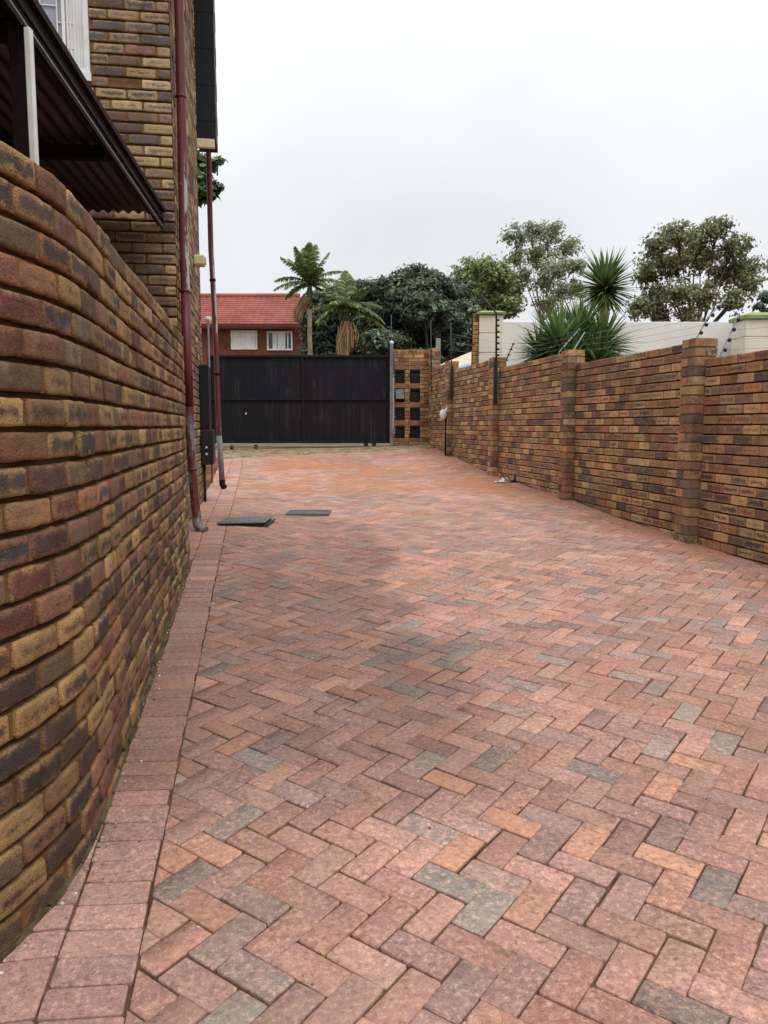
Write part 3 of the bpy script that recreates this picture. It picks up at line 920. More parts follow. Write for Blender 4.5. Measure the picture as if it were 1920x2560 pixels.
m = MB(); cb(m, 0, Lf, -.012, .008, zf-.006, zf+.002); m.build('edge_highlight', M_gpost, fo)  # pale grey strip painted in as the highlight along the beam's lower edge
m = MB()   # corrugated sheeting, running along the beam
nw_ = 520
for k in range(nw_+1):
    w = -.06-3.4*k/nw_; z = zf+.10+.012*math.sin(2*math.pi*(w/.085))
    for s_ in (0, Lf-.04):
        p = fa+fd*s_+fn*w; m.v.append((p.x,p.y,z))
for k in range(nw_): m.face([2*k,2*k+1,2*k+3,2*k+2], smooth=True)
m.build('roof_sheet', M_sheet, t)
for s_ in (Lf-1.7, Lf-3.3, Lf-4.9):
    m = MB(); cb(m, s_-.03, s_+.03, -3.4, -.045, zf+.0, zf+.085); m.build('purlin', M_dbrown, t)
for s_ in (Lf-3.55, Lf-.3):
    p = fa+fd*s_+fn*-.045+Vector((.0,.12,0))
    if s_ > Lf-1: continue
    m = MB(); m.box((p.x-.035,p.y-.035,.0),(p.x+.035,p.y+.035,zf+.002)); po = m.build('post', M_dbrown, t)
    m = MB(); m.bbox((p.x+.037,p.y-.05,.2),(p.x+.066,p.y-.015,zf-.02), .004); m.build('white_downpipe', M_white, t)
m = MB()
for (x0, y0, x1, y1) in ((-5.4,1.2,-5.3,5.9),): m.box((x0,y0,0),(x1,y1,zf+.2))
m.build('light_blocker', M_dbrown, t)  # unseen screen added to shut light out and keep the carport dark

# ---------------------------------------------------------------- gate
GY = 17.7
gl = at(548,1065,GY).x; gr = at(980,1065,GY).x
gzt = at(700,888,GY).z; gzb = at(700,1108,GY).z
t = empty('sliding_gate', ((gl+gr)/2,GY,gzb), 'wide black sheet metal sliding gate closing the end of the driveway', 'gate')
gmid = at(700,998,GY).z
xs = [gl-.2, at(758,1065,GY).x, gr-.03]
for a, b in zip(xs, xs[1:]):
    for (z0, z1) in ((gmid+.02, gzt-.03),(gzb+.02, gmid-.02)):
        m = MB(); x = a+.025; n = len(m.v); prof = []
        while x < b-.025:
            prof += [(x, GY+.012),(x+.13, GY+.012),(x+.135, GY+.006),(x+.150, GY+.006)]; x += .155
        prof = [(min(x, b-.02), y) for x, y in prof]
        for (x, y) in prof: m.v += [(x,y,z0),(x,y,z1)]
        for k in range(len(prof)-1): m.face([2*k,2*k+2,2*k+3,2*k+1])
        m.build('sheet_panel', M_gate, t)
m = MB()
for z0, z1 in ((gzb, gzb+.05),(gmid-.025,gmid+.025),(gzt-.05,gzt)): m.bbox((gl-.2,GY-.035,z0),(gr-.01,GY+.004,z1), .003)
for x in xs: m.bbox((x-.025,GY-.033,gzb+.051),(x+.025,GY+.003,gmid-.026), .003); m.bbox((x-.025,GY-.033,gmid+.026),(x+.025,GY+.003,gzt-.051), .003)
m.build('frame', M_gate, t)
for px in (580,640,915,935):
    p = at(px,1118,GY); m = MB(); m.lathe((p.x,GY-.03,gz(p.x,GY)+.05), [(.05,0),(.05,.03)], 14, axis='Y'); m.build('roller_wheel', M_blackp, t)
m = MB(); m.bbox((gl-.2,GY-.05,gz(-1,GY)+.002),(gr+.3,GY+.01,gz(-1,GY)+.03), .004); m.build('track', M_iron, t)
p = at(615,1034,GY-.04); m = MB(); m.lathe((p.x,GY-.05,p.z), [(.02,0),(.02,.012),(.012,.016)], 10, axis='Y'); m.build('bolt_head', M_white, t)
# gate post
p = at(979,1065,GY-.12); zt = at(979,858,GY-.12).z
t = empty('gate_post', (p.x,p.y,gz(p.x,p.y)), 'grey steel post with a white ball tip between gate and mailboxes', 'post')
m = MB(); m.bbox((p.x-.04,p.y-.04,gz(p.x,p.y)-.02),(p.x+.035,p.y+.035,zt-.03), .004); m.build('shaft', M_gpost, t)
m = MB(); m.lathe((p.x,p.y,zt-.03), [(.02,0),(.04,.02),(.045,.045),(.035,.07),(.012,.085)], 12); m.build('ball_tip', M_white, t)
m = MB(); m.tube([Vector((p.x-.01,p.y,zt+.05)), Vector((p.x-.01,p.y,zt+.62))], .006, 6); m.build('rod', M_gpost, t)

# ---------------------------------------------------------------- mailbox wall
MY = 17.82
xl = at(986,1065,MY).x-.02; xr = at(1086,1065,MY).x+.12; zt = at(1020,874,MY).z
t = empty('mailbox_wall', ((xl+xr)/2,MY,gz(.8,MY)), 'orange-brown brick wall holding the mailboxes between the gate and the long wall', 'wall')
mp = Path([(xl,MY),(xr,MY)], 1)
cols = [(988,1012),(1025,1050)]
rows = [(924,958),(971,1005),(1018,1051),(1064,1095)]
holes = []; boxes = []
for r_, (y0, y1) in enumerate(rows):
    for c_, (x0, x1) in enumerate(cols):
        a = at(x0,y1,MY); b = at(x1,y0,MY)
        holes.append((a.x-xl, b.x-xl, a.z, b.z)); boxes.append((a.x, b.x, a.z, b.z, r_, c_))
m = MB()
brickwork(m, mp, 0, mp.L, lambda u: gz(xl+u, MY), zt-.11, .085, .232, depth=.06, bev=.005, jit=.0015, gap=.013, holes=holes, thick=.22, perp=.005, bedrec=.015)
m.build('brickwork', [M_bmail, M_mortar], t)
m = MB(); x = 0
while x < mp.L-.02:
    m.block(rect(x, zt-.10, min(x+.075, mp.L), zt), mp, lambda u, v, x=x: ((u-x)/.08, (v-zt+.1)/.1), .22, .005, (random.random(),random.random(),random.random()), .002)
    x += .086
n = len(m.v); m.box((xl,MY+.012,zt-.11),(xr,MY+.2,zt-.01), mat=1)
m.build('coping', [M_bmail, M_mortar], t)
for c_, (x0_, x1_) in enumerate(cols):
    zs = sorted([(z0, z1) for (a_, b_, z0, z1, r2, cc) in boxes if cc == c_])
    xa = [b_ for b_ in boxes if b_[5] == c_][0]
    ext = [(zs[0][0]-.085, zs[0][0]-.001)]+[(p[1]+.001, q[0]-.001) for p, q in zip(zs, zs[1:])]+[(zs[-1][1]+.001, zs[-1][1]+.085)]
    for z0, z1 in ext:
        m = MB(); m.bbox((xa[0]-.004,MY-.003,z0),(xa[1]+.004,MY+.2,z1), .004); m.build('lintel', M_lintel, t)
# return pillar at the right end
m = MB(); px_ = at(1080,1065,MY-.3)
pillar(m, px_.x+.05, px_.y+.1, .11, zt+.0, (0,1)); m.build('corner_pillar', [M_bright, M_mortar2], t)
order = ['top','second','third','bottom']
side_w = ['beside the gate post', 'nearer the long brick wall']
for (x0, x1, z0, z1, r_, c_) in boxes:
    lab = 'black metal mailbox in the %s row, in the column %s' % (order[r_], side_w[c_])
    if r_ == 1 and c_ == 0: lab = 'mailbox in second row with its grey flap hanging ajar, beside the gate post'
    tb = empty('mailbox', ((x0+x1)/2,MY,z0), lab, 'mailbox', 'mailboxes set in the brick wall')
    m = MB(); w = .008
    for (a, b, c_2, d) in ((x0+.001,x1-.001,z0+.001,z0+w),(x0+.001,x1-.001,z1-w,z1-.001),(x0+.001,x0+w,z0+w,z1-w),(x1-w,x1-.001,z0+w,z1-w)):
        m.box((a,MY-.004,c_2),(b,MY+.2,d))
    m.box((x0+w,MY+.18,z0+w),(x1-w,MY+.19,z1-w)); m.build('case', M_black, tb)
    m = MB()
    if r_ == 1 and c_ == 0:
        Rr = Matrix.Rotation(math.radians(-14), 3, 'X')
        m.bbox((-(x1-x0)/2+.012,-.006,-(z1-z0)+.06),((x1-x0)/2-.012,.004,-.02), .002, R=Rr, org=Vector(((x0+x1)/2,MY-.008,z1)))
        fl = m.build('flap', M_gpost, tb)
    else:
        m.bbox((x0+.012,MY+.006,z0+.012),(x1-.012,MY+.014,z1-.07), .002); fl = m.build('door', M_black, tb)
        m = MB(); m.lathe(((x0+x1)/2,MY-.002,(z0+z1)/2-.03), [(.008,0),(.008,.01)], 8, axis='Y'); m.build('lock', M_gpost, fl)
    m = MB(); m.bbox((x0+.012,MY+.002,z1-.05),(x1-.012,MY+.012,z1-.012), .002); m.build('slot_cover', M_black, tb)

# concrete post behind
p = at(1097,846,19.0)
t = empty('concrete_post', (p.x,19.0,1.0), 'pale grey concrete post standing behind the corner of the brick wall', 'post')
m = MB(); m.bbox((p.x-.07,18.95,.9),(p.x+.04,19.06,p.z), .01); m.build('shaft', M_conc, t)

# white lamp on thin pole at the wall foot
Yl = 15.75; p = at(1108,1035,Yl); g_ = gz(p.x,Yl)
t = empty('post_lamp', (p.x+.05,Yl,g_), 'white oval lamp head on a thin rusty rod against the right wall', 'lamp')
m = MB(); m.lathe((p.x,Yl,p.z-.11), [(.03,0),(.06,.03),(.075,.1),(.06,.17),(.025,.2)], 14); m.build('lamp_head', M_white, t)
m = MB(); m.lathe((p.x+.075,Yl,p.z+.05), [(.02,0),(.04,.02),(.04,.06),(.015,.08)], 10); m.build('cap', M_white, t)
m = MB(); m.tube([Vector((p.x+.055,Yl+.01,g_-.02)), Vector((p.x+.055,Yl+.01,p.z+.06))], .02, 8); m.build('rod', M_dbrown, t)

# drain covers
def gp(px, py):
    x = (px-960)/F; yd = (py-1280)/F
    d = Vector((x, cT-yd*sT, -sT-yd*cT)); Y = 5
    for _ in range(80):
        h = CAM-gz(d.x/d.y*Y, Y); Y = .5*Y+.5*h/(-d.z/d.y)
    return Vector((d.x/d.y*Y, Y, CAM-h))
p = gp(602,1316)
t = empty('drain_cover', p, 'solid dark metal drain cover propped up on the paving near the downpipe', 'drain cover')
Rz = Matrix.Rotation(math.radians(-3), 3, 'Z') @ Matrix.Rotation(math.radians(1.6), 3, 'X') @ Matrix.Rotation(math.radians(-1.5), 3, 'Y')
m = MB(); m.bbox((-.24,0,.018),(.24,.40,.034), .006, R=Rz, org=p+Vector((0,.0,.006)))
for k in range(9): m.bbox((-.21+k*.047,.03,.0345),(-.185+k*.047,.37,.038), .0015, R=Rz, org=p+Vector((0,.0,.006)))
m.build('cover_plate', M_iron, t)
m = MB(); m.bbox((-.23,.01,.0),(.23,.39,.017), .003, R=Rz, org=p); m.build('rim', M_blackp, t)
m = MB(); m.bbox((.244,-.01,-.003),(.266,.41,.012), .003, R=Rz, org=p); m.build('side_lug', M_blackp, t)
p = gp(768,1290)
t = empty('drain_grate', p, 'flat grey slotted drain grate set in the paving further from the wall', 'drain grate')
m = MB(); z = .012
for (a, b, c_2, d) in ((-.235,.235,0,.02),(-.235,.235,.38,.40),(-.235,-.215,.02,.38),(.215,.235,.02,.38)): m.box((p.x+a,p.y+c_2,p.z-.02),(p.x+b,p.y+d,p.z+.016+.008))
fr = m.build('frame', M_iron, t)
m = MB()
for k in range(15): m.bbox((p.x-.208+k*.0285,p.y+.022,p.z-.004),(p.x-.192+k*.0285,p.y+.378,p.z+.022), .002)
m.build('bars', M_gpost, t)
m = MB(); m.box((p.x-.214,p.y+.021,p.z-.008),(p.x+.214,p.y+.379,p.z-.0035)); m.build('pit', M_blackp, t)

# grit and dead leaf bits on the paving
m = MB(); rg = random.Random(11)
def bit(x, y, r_):
    z = gz(x, y); n0 = len(m.v); k = 5; a0 = rg.uniform(0,6)
    for h, f in ((0,.8),(r_*.5,1),(r_*.9,.5)):
        for q_ in range(k): m.v.append((x+math.cos(a0+q_*1.2566)*r_*f*rg.uniform(.7,1.3), y+math.sin(a0+q_*1.2566)*r_*f*rg.uniform(.7,1.3), z+h-.001))
    rn = (rg.random(), rg.random(), 0)
    for l in (0,1):
        for q_ in range(k): m.face([n0+l*k+q_, n0+l*k+(q_+1)%k, n0+(l+1)*k+(q_+1)%k, n0+(l+1)*k+q_], rn)
    m.face([n0+2*k+q_ for q_ in range(k)], rn)
for i in range(1500):
    y = 1.5+rg.random()**1.4*12; c_ = rg.random()
    if c_ < .35:
        if y > 6.9: continue
        x = lwx(y)+abs(rg.gauss(0,.035))+.01
    elif c_ < .7: x = wallx(y)-abs(rg.gauss(0,.07))-.01
    else: x = rg.uniform(lwx(min(y,6.9))-.12*max(0,y-6.9)+.05, wallx(y)-.05)
    bit(x, y, rg.uniform(.0018,.0055) if rg.random() < .93 else rg.uniform(.006,.011))
M_grit = leaf_mat('grit', srgb(92,74,58), srgb(150,134,112), srgb(214,204,188), .9, .0)
tag(m.build('grit', M_grit), kind='stuff')
# litter at the wall foot
p = gp(1262,1206); 
t = empty('plastic_litter', p, 'crumpled white plastic scrap lying at the foot of the right wall', 'litter')
def crumple(m, c, L, Wd, Hh, n=9):
    b0 = len(m.v)
    for i in range(n):
        for j in range(4):
            m.v.append((c.x+(i/(n-1)-.5)*L+random.gauss(0,.006), c.y+(j/3-.5)*Wd+random.gauss(0,.008), c.z+.012+abs(random.gauss(0,Hh))*math.sin(math.pi*i/(n-1))+.004*j))
    for i in range(n-1):
        for j in range(3): m.face([b0+i*4+j, b0+(i+1)*4+j, b0+(i+1)*4+j+1, b0+i*4+j+1])
m = MB(); crumple(m, p, .15, .12, .045); crumple(m, p+Vector((-.09,-.07,0)), .16, .04, .012); m.build('crumpled_sheet', M_litter, t)
t = empty('plastic_elbow', p+Vector((.15,.0,0)), 'small black broken pipe elbow beside the white plastic scrap', 'pipe fitting')
q = p+Vector((.14,.02,0)); m = MB()
m.tube([q+Vector((-.05,-.05,.02)), q+Vector((0,-.02,.022)), q+Vector((.02,.0,.05)), q+Vector((.02,.01,.14))], [.02,.022,.022,.018], 8)
m.tube([q+Vector((0,-.03,.02)), q+Vector((.08,-.06,.018))], .014, 8); m.build('elbow', M_blackp, t)

# ---------------------------------------------------------------- electric fence on the right wall
t = empty('electric_fence', (wallx(9),9,CAM+.8), 'electric fence of leaning rods, black insulators and thin wires along the right wall', 'fence')
def rod(pts, r, mat, ins, name='rod', ir=.017):
    m = MB(); m.tube(pts, r, 8); o = m.build(name, mat, t)
    for q in ins:
        k = MB(); k.lathe(q-Vector((0,0,.016)), [(ir*.6,0),(ir,.008),(ir,.024),(ir*.5,.032)], 8); k.build('insulator', M_blackp, o)
    return ins
Y4 = 7.10
A4 = [at(1738,915,Y4), at(1741,847,Y4), at(1766,799,Y4+.02), at(1816,743,Y4+.05)]
i4a = rod(A4, .007, M_galv, [at(x,y,Y4) for x, y in ((1753,832),(1766,812),(1782,788),(1797,768))])
B4 = [at(1795,960,Y4-.1), at(1799,893,Y4-.1), at(1847,786,Y4-.06)]
i4b = rod(B4, .007, M_galv, [at(x,y,Y4-.1) for x, y in ((1813,875),(1824,850),(1835,824),(1846,799))])
Y3 = 9.9
i3a = rod([at(1397,905,Y3), at(1398,880,Y3), at(1449,822,Y3+.1)], .008, M_galv, [at(x,y,Y3) for x, y in ((1408,870),(1420,856),(1433,842),(1446,827))], ir=.008)
i3b = rod([at(1416,915,Y3-.05), at(1424,892,Y3-.05), at(1462,830,Y3)], .008, M_galv, [at(x,y,Y3) for x, y in ((1432,878),(1441,864),(1450,850),(1459,836))], ir=.008)
Y2 = 12.77
rod([at(1240,1000,Y2), at(1241,783,Y2), at(1200,736,Y2)], .016, M_blackp, [at(1245,y,Y2-.02) for y in (800,814,829,843,858,873,888)], name='corner_pole', ir=.028)
m = MB(); m.bbox((at(1236,1065,Y2).x-.02,Y2-.03,at(0,1010,Y2).z),(at(1236,1065,Y2).x+.035,Y2+.0,at(0,905,Y2).z), .004); m.build('conduit', M_blackp, t)
i2 = rod([at(1262,912,Y2+.5), at(1266,899,Y2+.5), at(1284,857,Y2+.5)], .010, M_blackp, [at(x,y,Y2+.5) for x, y in ((1267,900),(1272,887),(1278,873),(1283,860))], ir=.022)
Y1 = 15.6
i1 = rod([at(1130,990,Y1), at(1127,806,Y1)], .012, M_blackp, [at(1130,y,Y1) for y in (835,855,875,895)], name='corner_pole', ir=.012)
rod([at(1079,985,MY-.32), at(1077,800,MY-.32)], .012, M_blackp, [], name='corner_pole')
m = MB(); m.bbox((at(1127,1065,Y1).x-.02,Y1-.02,at(0,995,Y1).z),(at(1127,1065,Y1).x+.04,Y1+.0,at(0,915,Y1).z), .004); m.build('conduit', M_blackp, t)
def wire(a, b, r=.0014):
    m = MB(); pts = []
    for k in range(9):
        f = k/8; p = a.lerp(b, f); p.z -= .02*math.sin(math.pi*f); pts.append(p)
    m.tube(pts, r, 5); m.build('wire', M_wire, t)
for k in range(4):
    far = Vector((wallx(4.2)+.25+.04*k, 4.2, CAM+.55+.07*k))
    wire(i4b[k], far); wire(i4a[k], i3b[k]); wire(i3a[k], i2[k]); wire(i2[k], i1[3-k], .002)

# ---------------------------------------------------------------- neighbour's white wall
t = empty('garden_wall', (5,16.5,1), 'high white plastered wall with green-capped pillars beyond the right brick wall', 'wall')
zt = at(1600,806,16.4).z
m = MB(); a = at(1262,0,16.4).x
m.bbox((a,16.3,.9),(11.5,16.5,zt), .01); m.build('panel', M_plaster, t)
def wpillar(x0, x1, Y, pyt, name='pillar', caph=.08, grooves=()):
    a = at(x0,1065,Y).x; b = at(x1,1065,Y).x; z1 = at(0,pyt,Y).z
    m = MB(); 
    lv = [.8]+sorted(at(0,g,Y).z for g in grooves)+[z1]
    for z0, z2 in zip(lv, lv[1:]): m.bbox((a,Y,z0+.012),(b,Y+.6,z2-.012), .006)
    m.box((a+.015,Y+.015,.8),(b-.015,Y+.55,z1-.02)); po = m.build(name, M_plaster2, t)
    m = MB(); n = len(m.v)
    for (o, z) in ((.05,z1),(.06,z1+caph*.45)):
        for (x, y) in ((a-o,Y-o),(b+o,Y-o),(b+o,Y+.6+o),(a-o,Y+.6+o)): m.v.append((x,y,z))
    w2 = .18 if (b-a) > .6 else .05
    for (x, y) in ((a+w2,Y+w2),(b-w2,Y+w2),(b-w2,Y+.6-w2),(a+w2,Y+.6-w2)): m.v.append((x,y,z1+caph))
    for l in (0,4):
        for k in range(4): m.face([n+l+k, n+l+(k+1)%4, n+l+4+(k+1)%4, n+l+4+k])
    m.face([n+3,n+2,n+1,n]); m.face([n+8,n+9,n+10,n+11]); m.build('cap', M_green, po)
    return po
wpillar(1195, 1254, 16.1, 786, grooves=(833,882))
wpillar(1852, 2030, 15.4, 797, caph=.15, grooves=(842,))
m = MB(); a = at(1179,1065,16.15).x; b = at(1194,1065,16.15).x
bp = Path([(a,16.15),(b,16.15)], 1)
brickwork(m, bp, 0, bp.L, lambda u: 1.0, at(0,783,16.15).z, .085, .12, depth=.06, gap=.012, thick=.2)
m.build('brick_edge', [M_bmail, M_mortar2], t)

# low pale roof with blue sheet
t = empty('outbuilding', (1.9,21.1,1), 'low outbuilding with pale pitched roof seen over the far end of the brick wall', 'outbuilding')
m = MB(); A = at(1096,912,22.2); B = at(1182,880,20.5)
n = len(m.v)
for p in (at(1090,916,20.15), at(1190,916,20.15), at(1190,874,22.3), at(1178,880,22.3)): m.v.append(tuple(p))
m.face([0,1,2,3]); n = 4
for p in (at(1090,922,20.15), at(1190,922,20.15), at(1190,880,22.4), at(1178,886,22.4)): m.v.append(tuple(p))
m.face([7,6,5,4]); m.face([0,4,5,1]); m.face([1,5,6,2]); m.face([0,3,7,4]); m.face([2,6,7,3]); m.build('roof', M_tan, t)
m = MB(); m.box((at(1120,0,20.8).x,20.8,.9),(at(1185,0,20.8).x,22.1,at(0,919,20.8).z)); m.build('wall', M_plaster2, t)
p = at(1150,918,18.6)
t = empty('tarpaulin', (p.x,18.6,p.z-.2), 'light blue tarpaulin sheet peeking over the brick wall', 'tarpaulin')
m = MB()
q = [at(1135,926,18.4), at(1180,913,18.6), at(1180,906,19.4), at(1152,914,19.3)]
for p in q: m.v.append(tuple(p))
for p in q: m.v.append((p.x,p.y,p.z-.25))
m.face([0,1,2,3]); 
for k in range(4): m.face([k,4+k,4+(k+1)%4,(k+1)%4])
m.build('sheet', M_blue, t)

# ---------------------------------------------------------------- far house
FY = 36.8
t = empty('house', (at(600,1065,FY).x,FY,1), 'two-storey house with red tiled roof and two white windows beyond the gate', 'house')
x0 = at(440,1065,FY).x; x1 = at(760,1065,FY).x; ez = at(0,826,FY).z
m = MB(); zlist = []
m.box((x0,FY,.8),(x1,FY+8,ez+.2), mat=0)
n = len(m.v)
wl = m.build('wall', M_rbrick, t)
m = MB()
rz0 = at(0,812,FY-.5).z; rz1 = at(0,743,FY+3.2).z
nr = 14; x0r = x0-.3; x1r = at(765,1065,FY-.5).x
x1top = at(754,1065,FY+3.2).x
for r_ in range(nr):
    f0_, f1_ = r_/nr, (r_+1)/nr
    yA, yB = FY-.5+3.7*f0_, FY-.5+3.7*f1_+.03; zA, zB = rz0+(rz1-rz0)*f0_, rz0+(rz1-rz0)*f1_
    xe = x1r+(x1top-x1r)*f0_
    x = x0r; rr = (random.random(),)*3
    while x < xe:
        xb = min(x+.3, xe); n = len(m.v)
        for k in range(4):
            fx = k/3; xx = x+(xb-x)*fx; bz = .035*math.sin(math.pi*fx)
            m.v += [(xx, yA, zA+.05+bz), (xx, yB, zB+.02+bz), (xx, yA, zA-.0)]
        rr = (random.random(), random.random(), 0)
        for k in range(3):
            m.face([n+3*k, n+3*k+3, n+3*k+4, n+3*k+1], rr, smooth=True); m.face([n+3*k+2, n+3*k+5, n+3*k+3, n+3*k], rr)
        x = xb
n = len(m.v)
for p in ((x0r,FY+3.2,rz1),(x1top,FY+3.2,rz1),(x1r,FY+7,rz0),(x0r,FY+7,rz0)): m.v.append(p)
m.face([n,n+1,n+2,n+3])
m.box((x0r,FY-.5,rz0-.16),(x1r,FY-.42,rz0-.0))
rf = m.build('roof', M_rtile, t)
m = MB(); m.tube([Vector((x0r,FY+3.2,rz1+.06)), Vector((x1top,FY+3.2,rz1+.06))], .13, 8); m.build('ridge', M_rtile, rf)
m = MB(); m.tube([Vector((x1r+.05,FY-.5,rz0+.0)), Vector((x1top+.05,FY+3.2,rz1))], .07, 6); m.build('verge', M_white, rf)
m = MB(); m.box((x0r,FY-.6,rz0-.1),(x1r,FY-.51,rz0+.04)); m.build('gutter', M_maroon, rf)
for (a, b, c_2, d, cur) in ((578,643,826,874,[(.03,.93)]),(668,731,828,876,[(.22,.40),(.42,.72)])):
    A = at(a,d,FY); B = at(b,c_2,FY); m = MB(); fwd = .07
    y0, y1 = FY-.05, FY-.002
    for (xa, xb, za, zb_) in ((A.x,B.x,A.z,A.z+fwd),(A.x,B.x,B.z-fwd,B.z),(A.x,A.x+fwd,A.z+fwd,B.z-fwd),(B.x-fwd,B.x,A.z+fwd,B.z-fwd),(B.x-.24,B.x-.19,A.z+fwd,B.z-fwd)):
        m.box((xa,y0,za),(xb,y1,zb_))
    wi = m.build('window', M_white, t)
    m = MB(); m.box((A.x+fwd,FY-.02,A.z+fwd),(B.x-fwd,FY-.012,B.z-fwd)); m.build('pane', M_darkglass, wi)
    for (f0_, f1_) in cur:
        m = MB(); w = B.x-A.x; k = 0
        for k in range(13):
            xx = A.x+w*(f0_+(f1_-f0_)*k/12)
            for z in (A.z+fwd, B.z-fwd): m.v.append((xx, FY-.03+.008*math.sin(k*2.1), z))
        for k in range(12): m.face([2*k,2*k+2,2*k+3,2*k+1], smooth=True)
        m.build('curtain', M_curtain, wi)

# ---------------------------------------------------------------- vegetation
def leaves(m, cen, nrm_, size, asp=2.0, shade=None, r0=0, r1=1):
    """many leaf quads; cen Nx3"""
    n = len(cen)
    d = rs.normal(size=(n,3)); 
    if nrm_ is not None: d = d*.6+nrm_
    d /= np.linalg.norm(d, axis=1)[:,None]+1e-9
    u = np.cross(d, rs.normal(size=(n,3))); u /= np.linalg.norm(u, axis=1)[:,None]+1e-9
    w = np.cross(d, u)
    sz = size*(rs.uniform(.6,1.35,size=n))[:,None]
    a = cen+u*sz*asp*.5; b = cen+w*sz*.5; c = cen-u*sz*asp*.5; e = cen-w*sz*.5
    V = np.stack([a,b,c,e], axis=1).reshape(-1,3)
    base = len(m.v); m.v += V.tolist()
    r = rs.uniform(r0,r1,size=(n,3))
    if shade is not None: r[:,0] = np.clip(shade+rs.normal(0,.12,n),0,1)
    for i in range(n):
        k = base+4*i; m.f.append([k,k+1,k+2,k+3])
    m.c += r.tolist(); m.m += [0]*n; m.sm += [False]*n; m.uv += [[(0,0)]*4]*n
def tree(px, Y, clumps, mat, bark, label, trunk_r=.14, lsize=.12, per=500, flat=.6, name='tree', base_px=None, shell=.5, asp=2.0, group=None, dens=1.0, sub=45, spr=.22, br=1.0):
    """clumps: (px, py, radius px) seen from the driveway, scattered in depth about Y"""
    Y = Y*1.083
    gzv = gz(0, 28); bx = at(base_px or px,1065,Y).x
    t = empty(name, (bx,Y,gzv), label, 'tree', group)
    m = MB(); tr = MB(); cs = []
    for (cx, cy, r) in clumps:
        yy = Y+rs.uniform(-1,1)*r*2.2*Y/F
        p = at(cx, cy, yy); R_ = r*yy/F; cs.append((p, R_))
    top = max(c[0].z for c in cs); low = min(c[0].z for c in cs)
    cen = sum((c[0] for c in cs), Vector())/len(cs)
    fork = Vector((bx*.6+cen.x*.4, Y, max(gzv+1, low-.25*(top-low))))
    tr.tube([Vector((bx,Y,gzv-.1)), Vector((bx+.05,Y,(gzv+fork.z)/2)), fork], [trunk_r*1.3, trunk_r, trunk_r*.8], 9)
    for (p, R_) in cs:
        mid = fork.lerp(p, .5)+Vector((rs.normal()*R_*.25, rs.normal()*R_*.25, -R_*.15))
        tr.tube([fork, fork.lerp(mid,.5)+Vector((0,0,-.05)), mid, p, p+Vector((0,0,R_*.6))], [trunk_r*.42*br, trunk_r*.3*br, trunk_r*.2*br, trunk_r*.09*br, trunk_r*.03*br], 6)
        for q in range(5):
            d = Vector((rs.normal(), rs.normal(), abs(rs.normal())*.8)).normalized()*R_*.85
            tr.tube([mid.lerp(p,.6), p.lerp(p+d,.5)+Vector((0,0,.03)), p+d], [trunk_r*.09, trunk_r*.05, trunk_r*.02], 5)
        k = int(per*max(.35,(R_/(.9))**1.6)*dens)
        nsub = max(8, int(k/sub))
        for q in range(nsub):
            d = rs.normal(size=3); d /= np.linalg.norm(d); rad = R_*(rs.uniform(0,1)**shell)
            c_ = np.array(p)+d*rad*np.array([1,1,flat+.15])*(1+.25*rs.normal())
            kk = k//nsub
            off = rs.normal(size=(kk,3))*np.array([1,1,.55])*R_*spr
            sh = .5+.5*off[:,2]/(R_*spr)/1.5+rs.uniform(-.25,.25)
            nn = np.tile(np.array([0,0,1.0]),(kk,1))+off/(R_*.3)
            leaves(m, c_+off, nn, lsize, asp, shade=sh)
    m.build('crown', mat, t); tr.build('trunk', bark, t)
    return t
M_lf1 = leaf_mat('dark_foliage', srgb(58,70,56), srgb(88,102,82), srgb(128,140,114), .75, .2)
M_lf2 = leaf_mat('olive_foliage', srgb(104,116,74), srgb(138,150,98), srgb(168,178,124), .5, .3)
M_lf3 = leaf_mat('eucalypt_foliage', srgb(122,130,104), srgb(152,160,130), srgb(180,186,158), .6, .4)
M_lf4 = leaf_mat('brown_green_foliage', srgb(104,102,82), srgb(130,132,98), srgb(150,160,116), .6, .35)
M_yuc = leaf_mat('yucca_leaf', srgb(60,86,46), srgb(92,120,66), srgb(146,166,108), .5, .25)
M_palm = leaf_mat('palm_frond', srgb(60,80,46), srgb(98,118,70), srgb(160,172,110), .4, .25)
M_dead = leaf_mat('dead_frond', srgb(120,92,66), srgb(150,118,86), srgb(176,148,112), .8, .1)

# dark dense tree as two neighbouring crowns
cl = []
for (x, y, r) in ((985,720,42),(1040,700,44),(1085,715,42),(1130,740,40),(930,730,40),(1160,780,40),(1000,780,50),(1060,770,52),(1110,800,48),(950,800,48),(1010,840,50),(1080,850,50),(1140,850,44),(960,860,46),(1165,830,36),(1105,900,44),(1040,905,46),(970,905,42),(1160,890,34)):
    cl.append((x,y,r))
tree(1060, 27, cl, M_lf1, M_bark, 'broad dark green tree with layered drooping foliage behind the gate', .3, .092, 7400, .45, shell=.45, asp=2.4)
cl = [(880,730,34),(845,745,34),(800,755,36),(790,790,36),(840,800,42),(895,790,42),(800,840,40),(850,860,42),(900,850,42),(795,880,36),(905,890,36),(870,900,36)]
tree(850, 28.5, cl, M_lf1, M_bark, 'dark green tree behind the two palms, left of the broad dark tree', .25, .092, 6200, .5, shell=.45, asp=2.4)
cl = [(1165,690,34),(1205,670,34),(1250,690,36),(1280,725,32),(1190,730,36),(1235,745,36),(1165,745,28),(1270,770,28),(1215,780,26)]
tree(1215, 30, cl, M_lf2, M_bark, dens=3.4, sub=30, spr=.27, br=.6, label='rounded olive green tree between the dark tree and the tall sparse tree', trunk_r=.2, lsize=.085, per=1100, flat=.8, shell=.6)
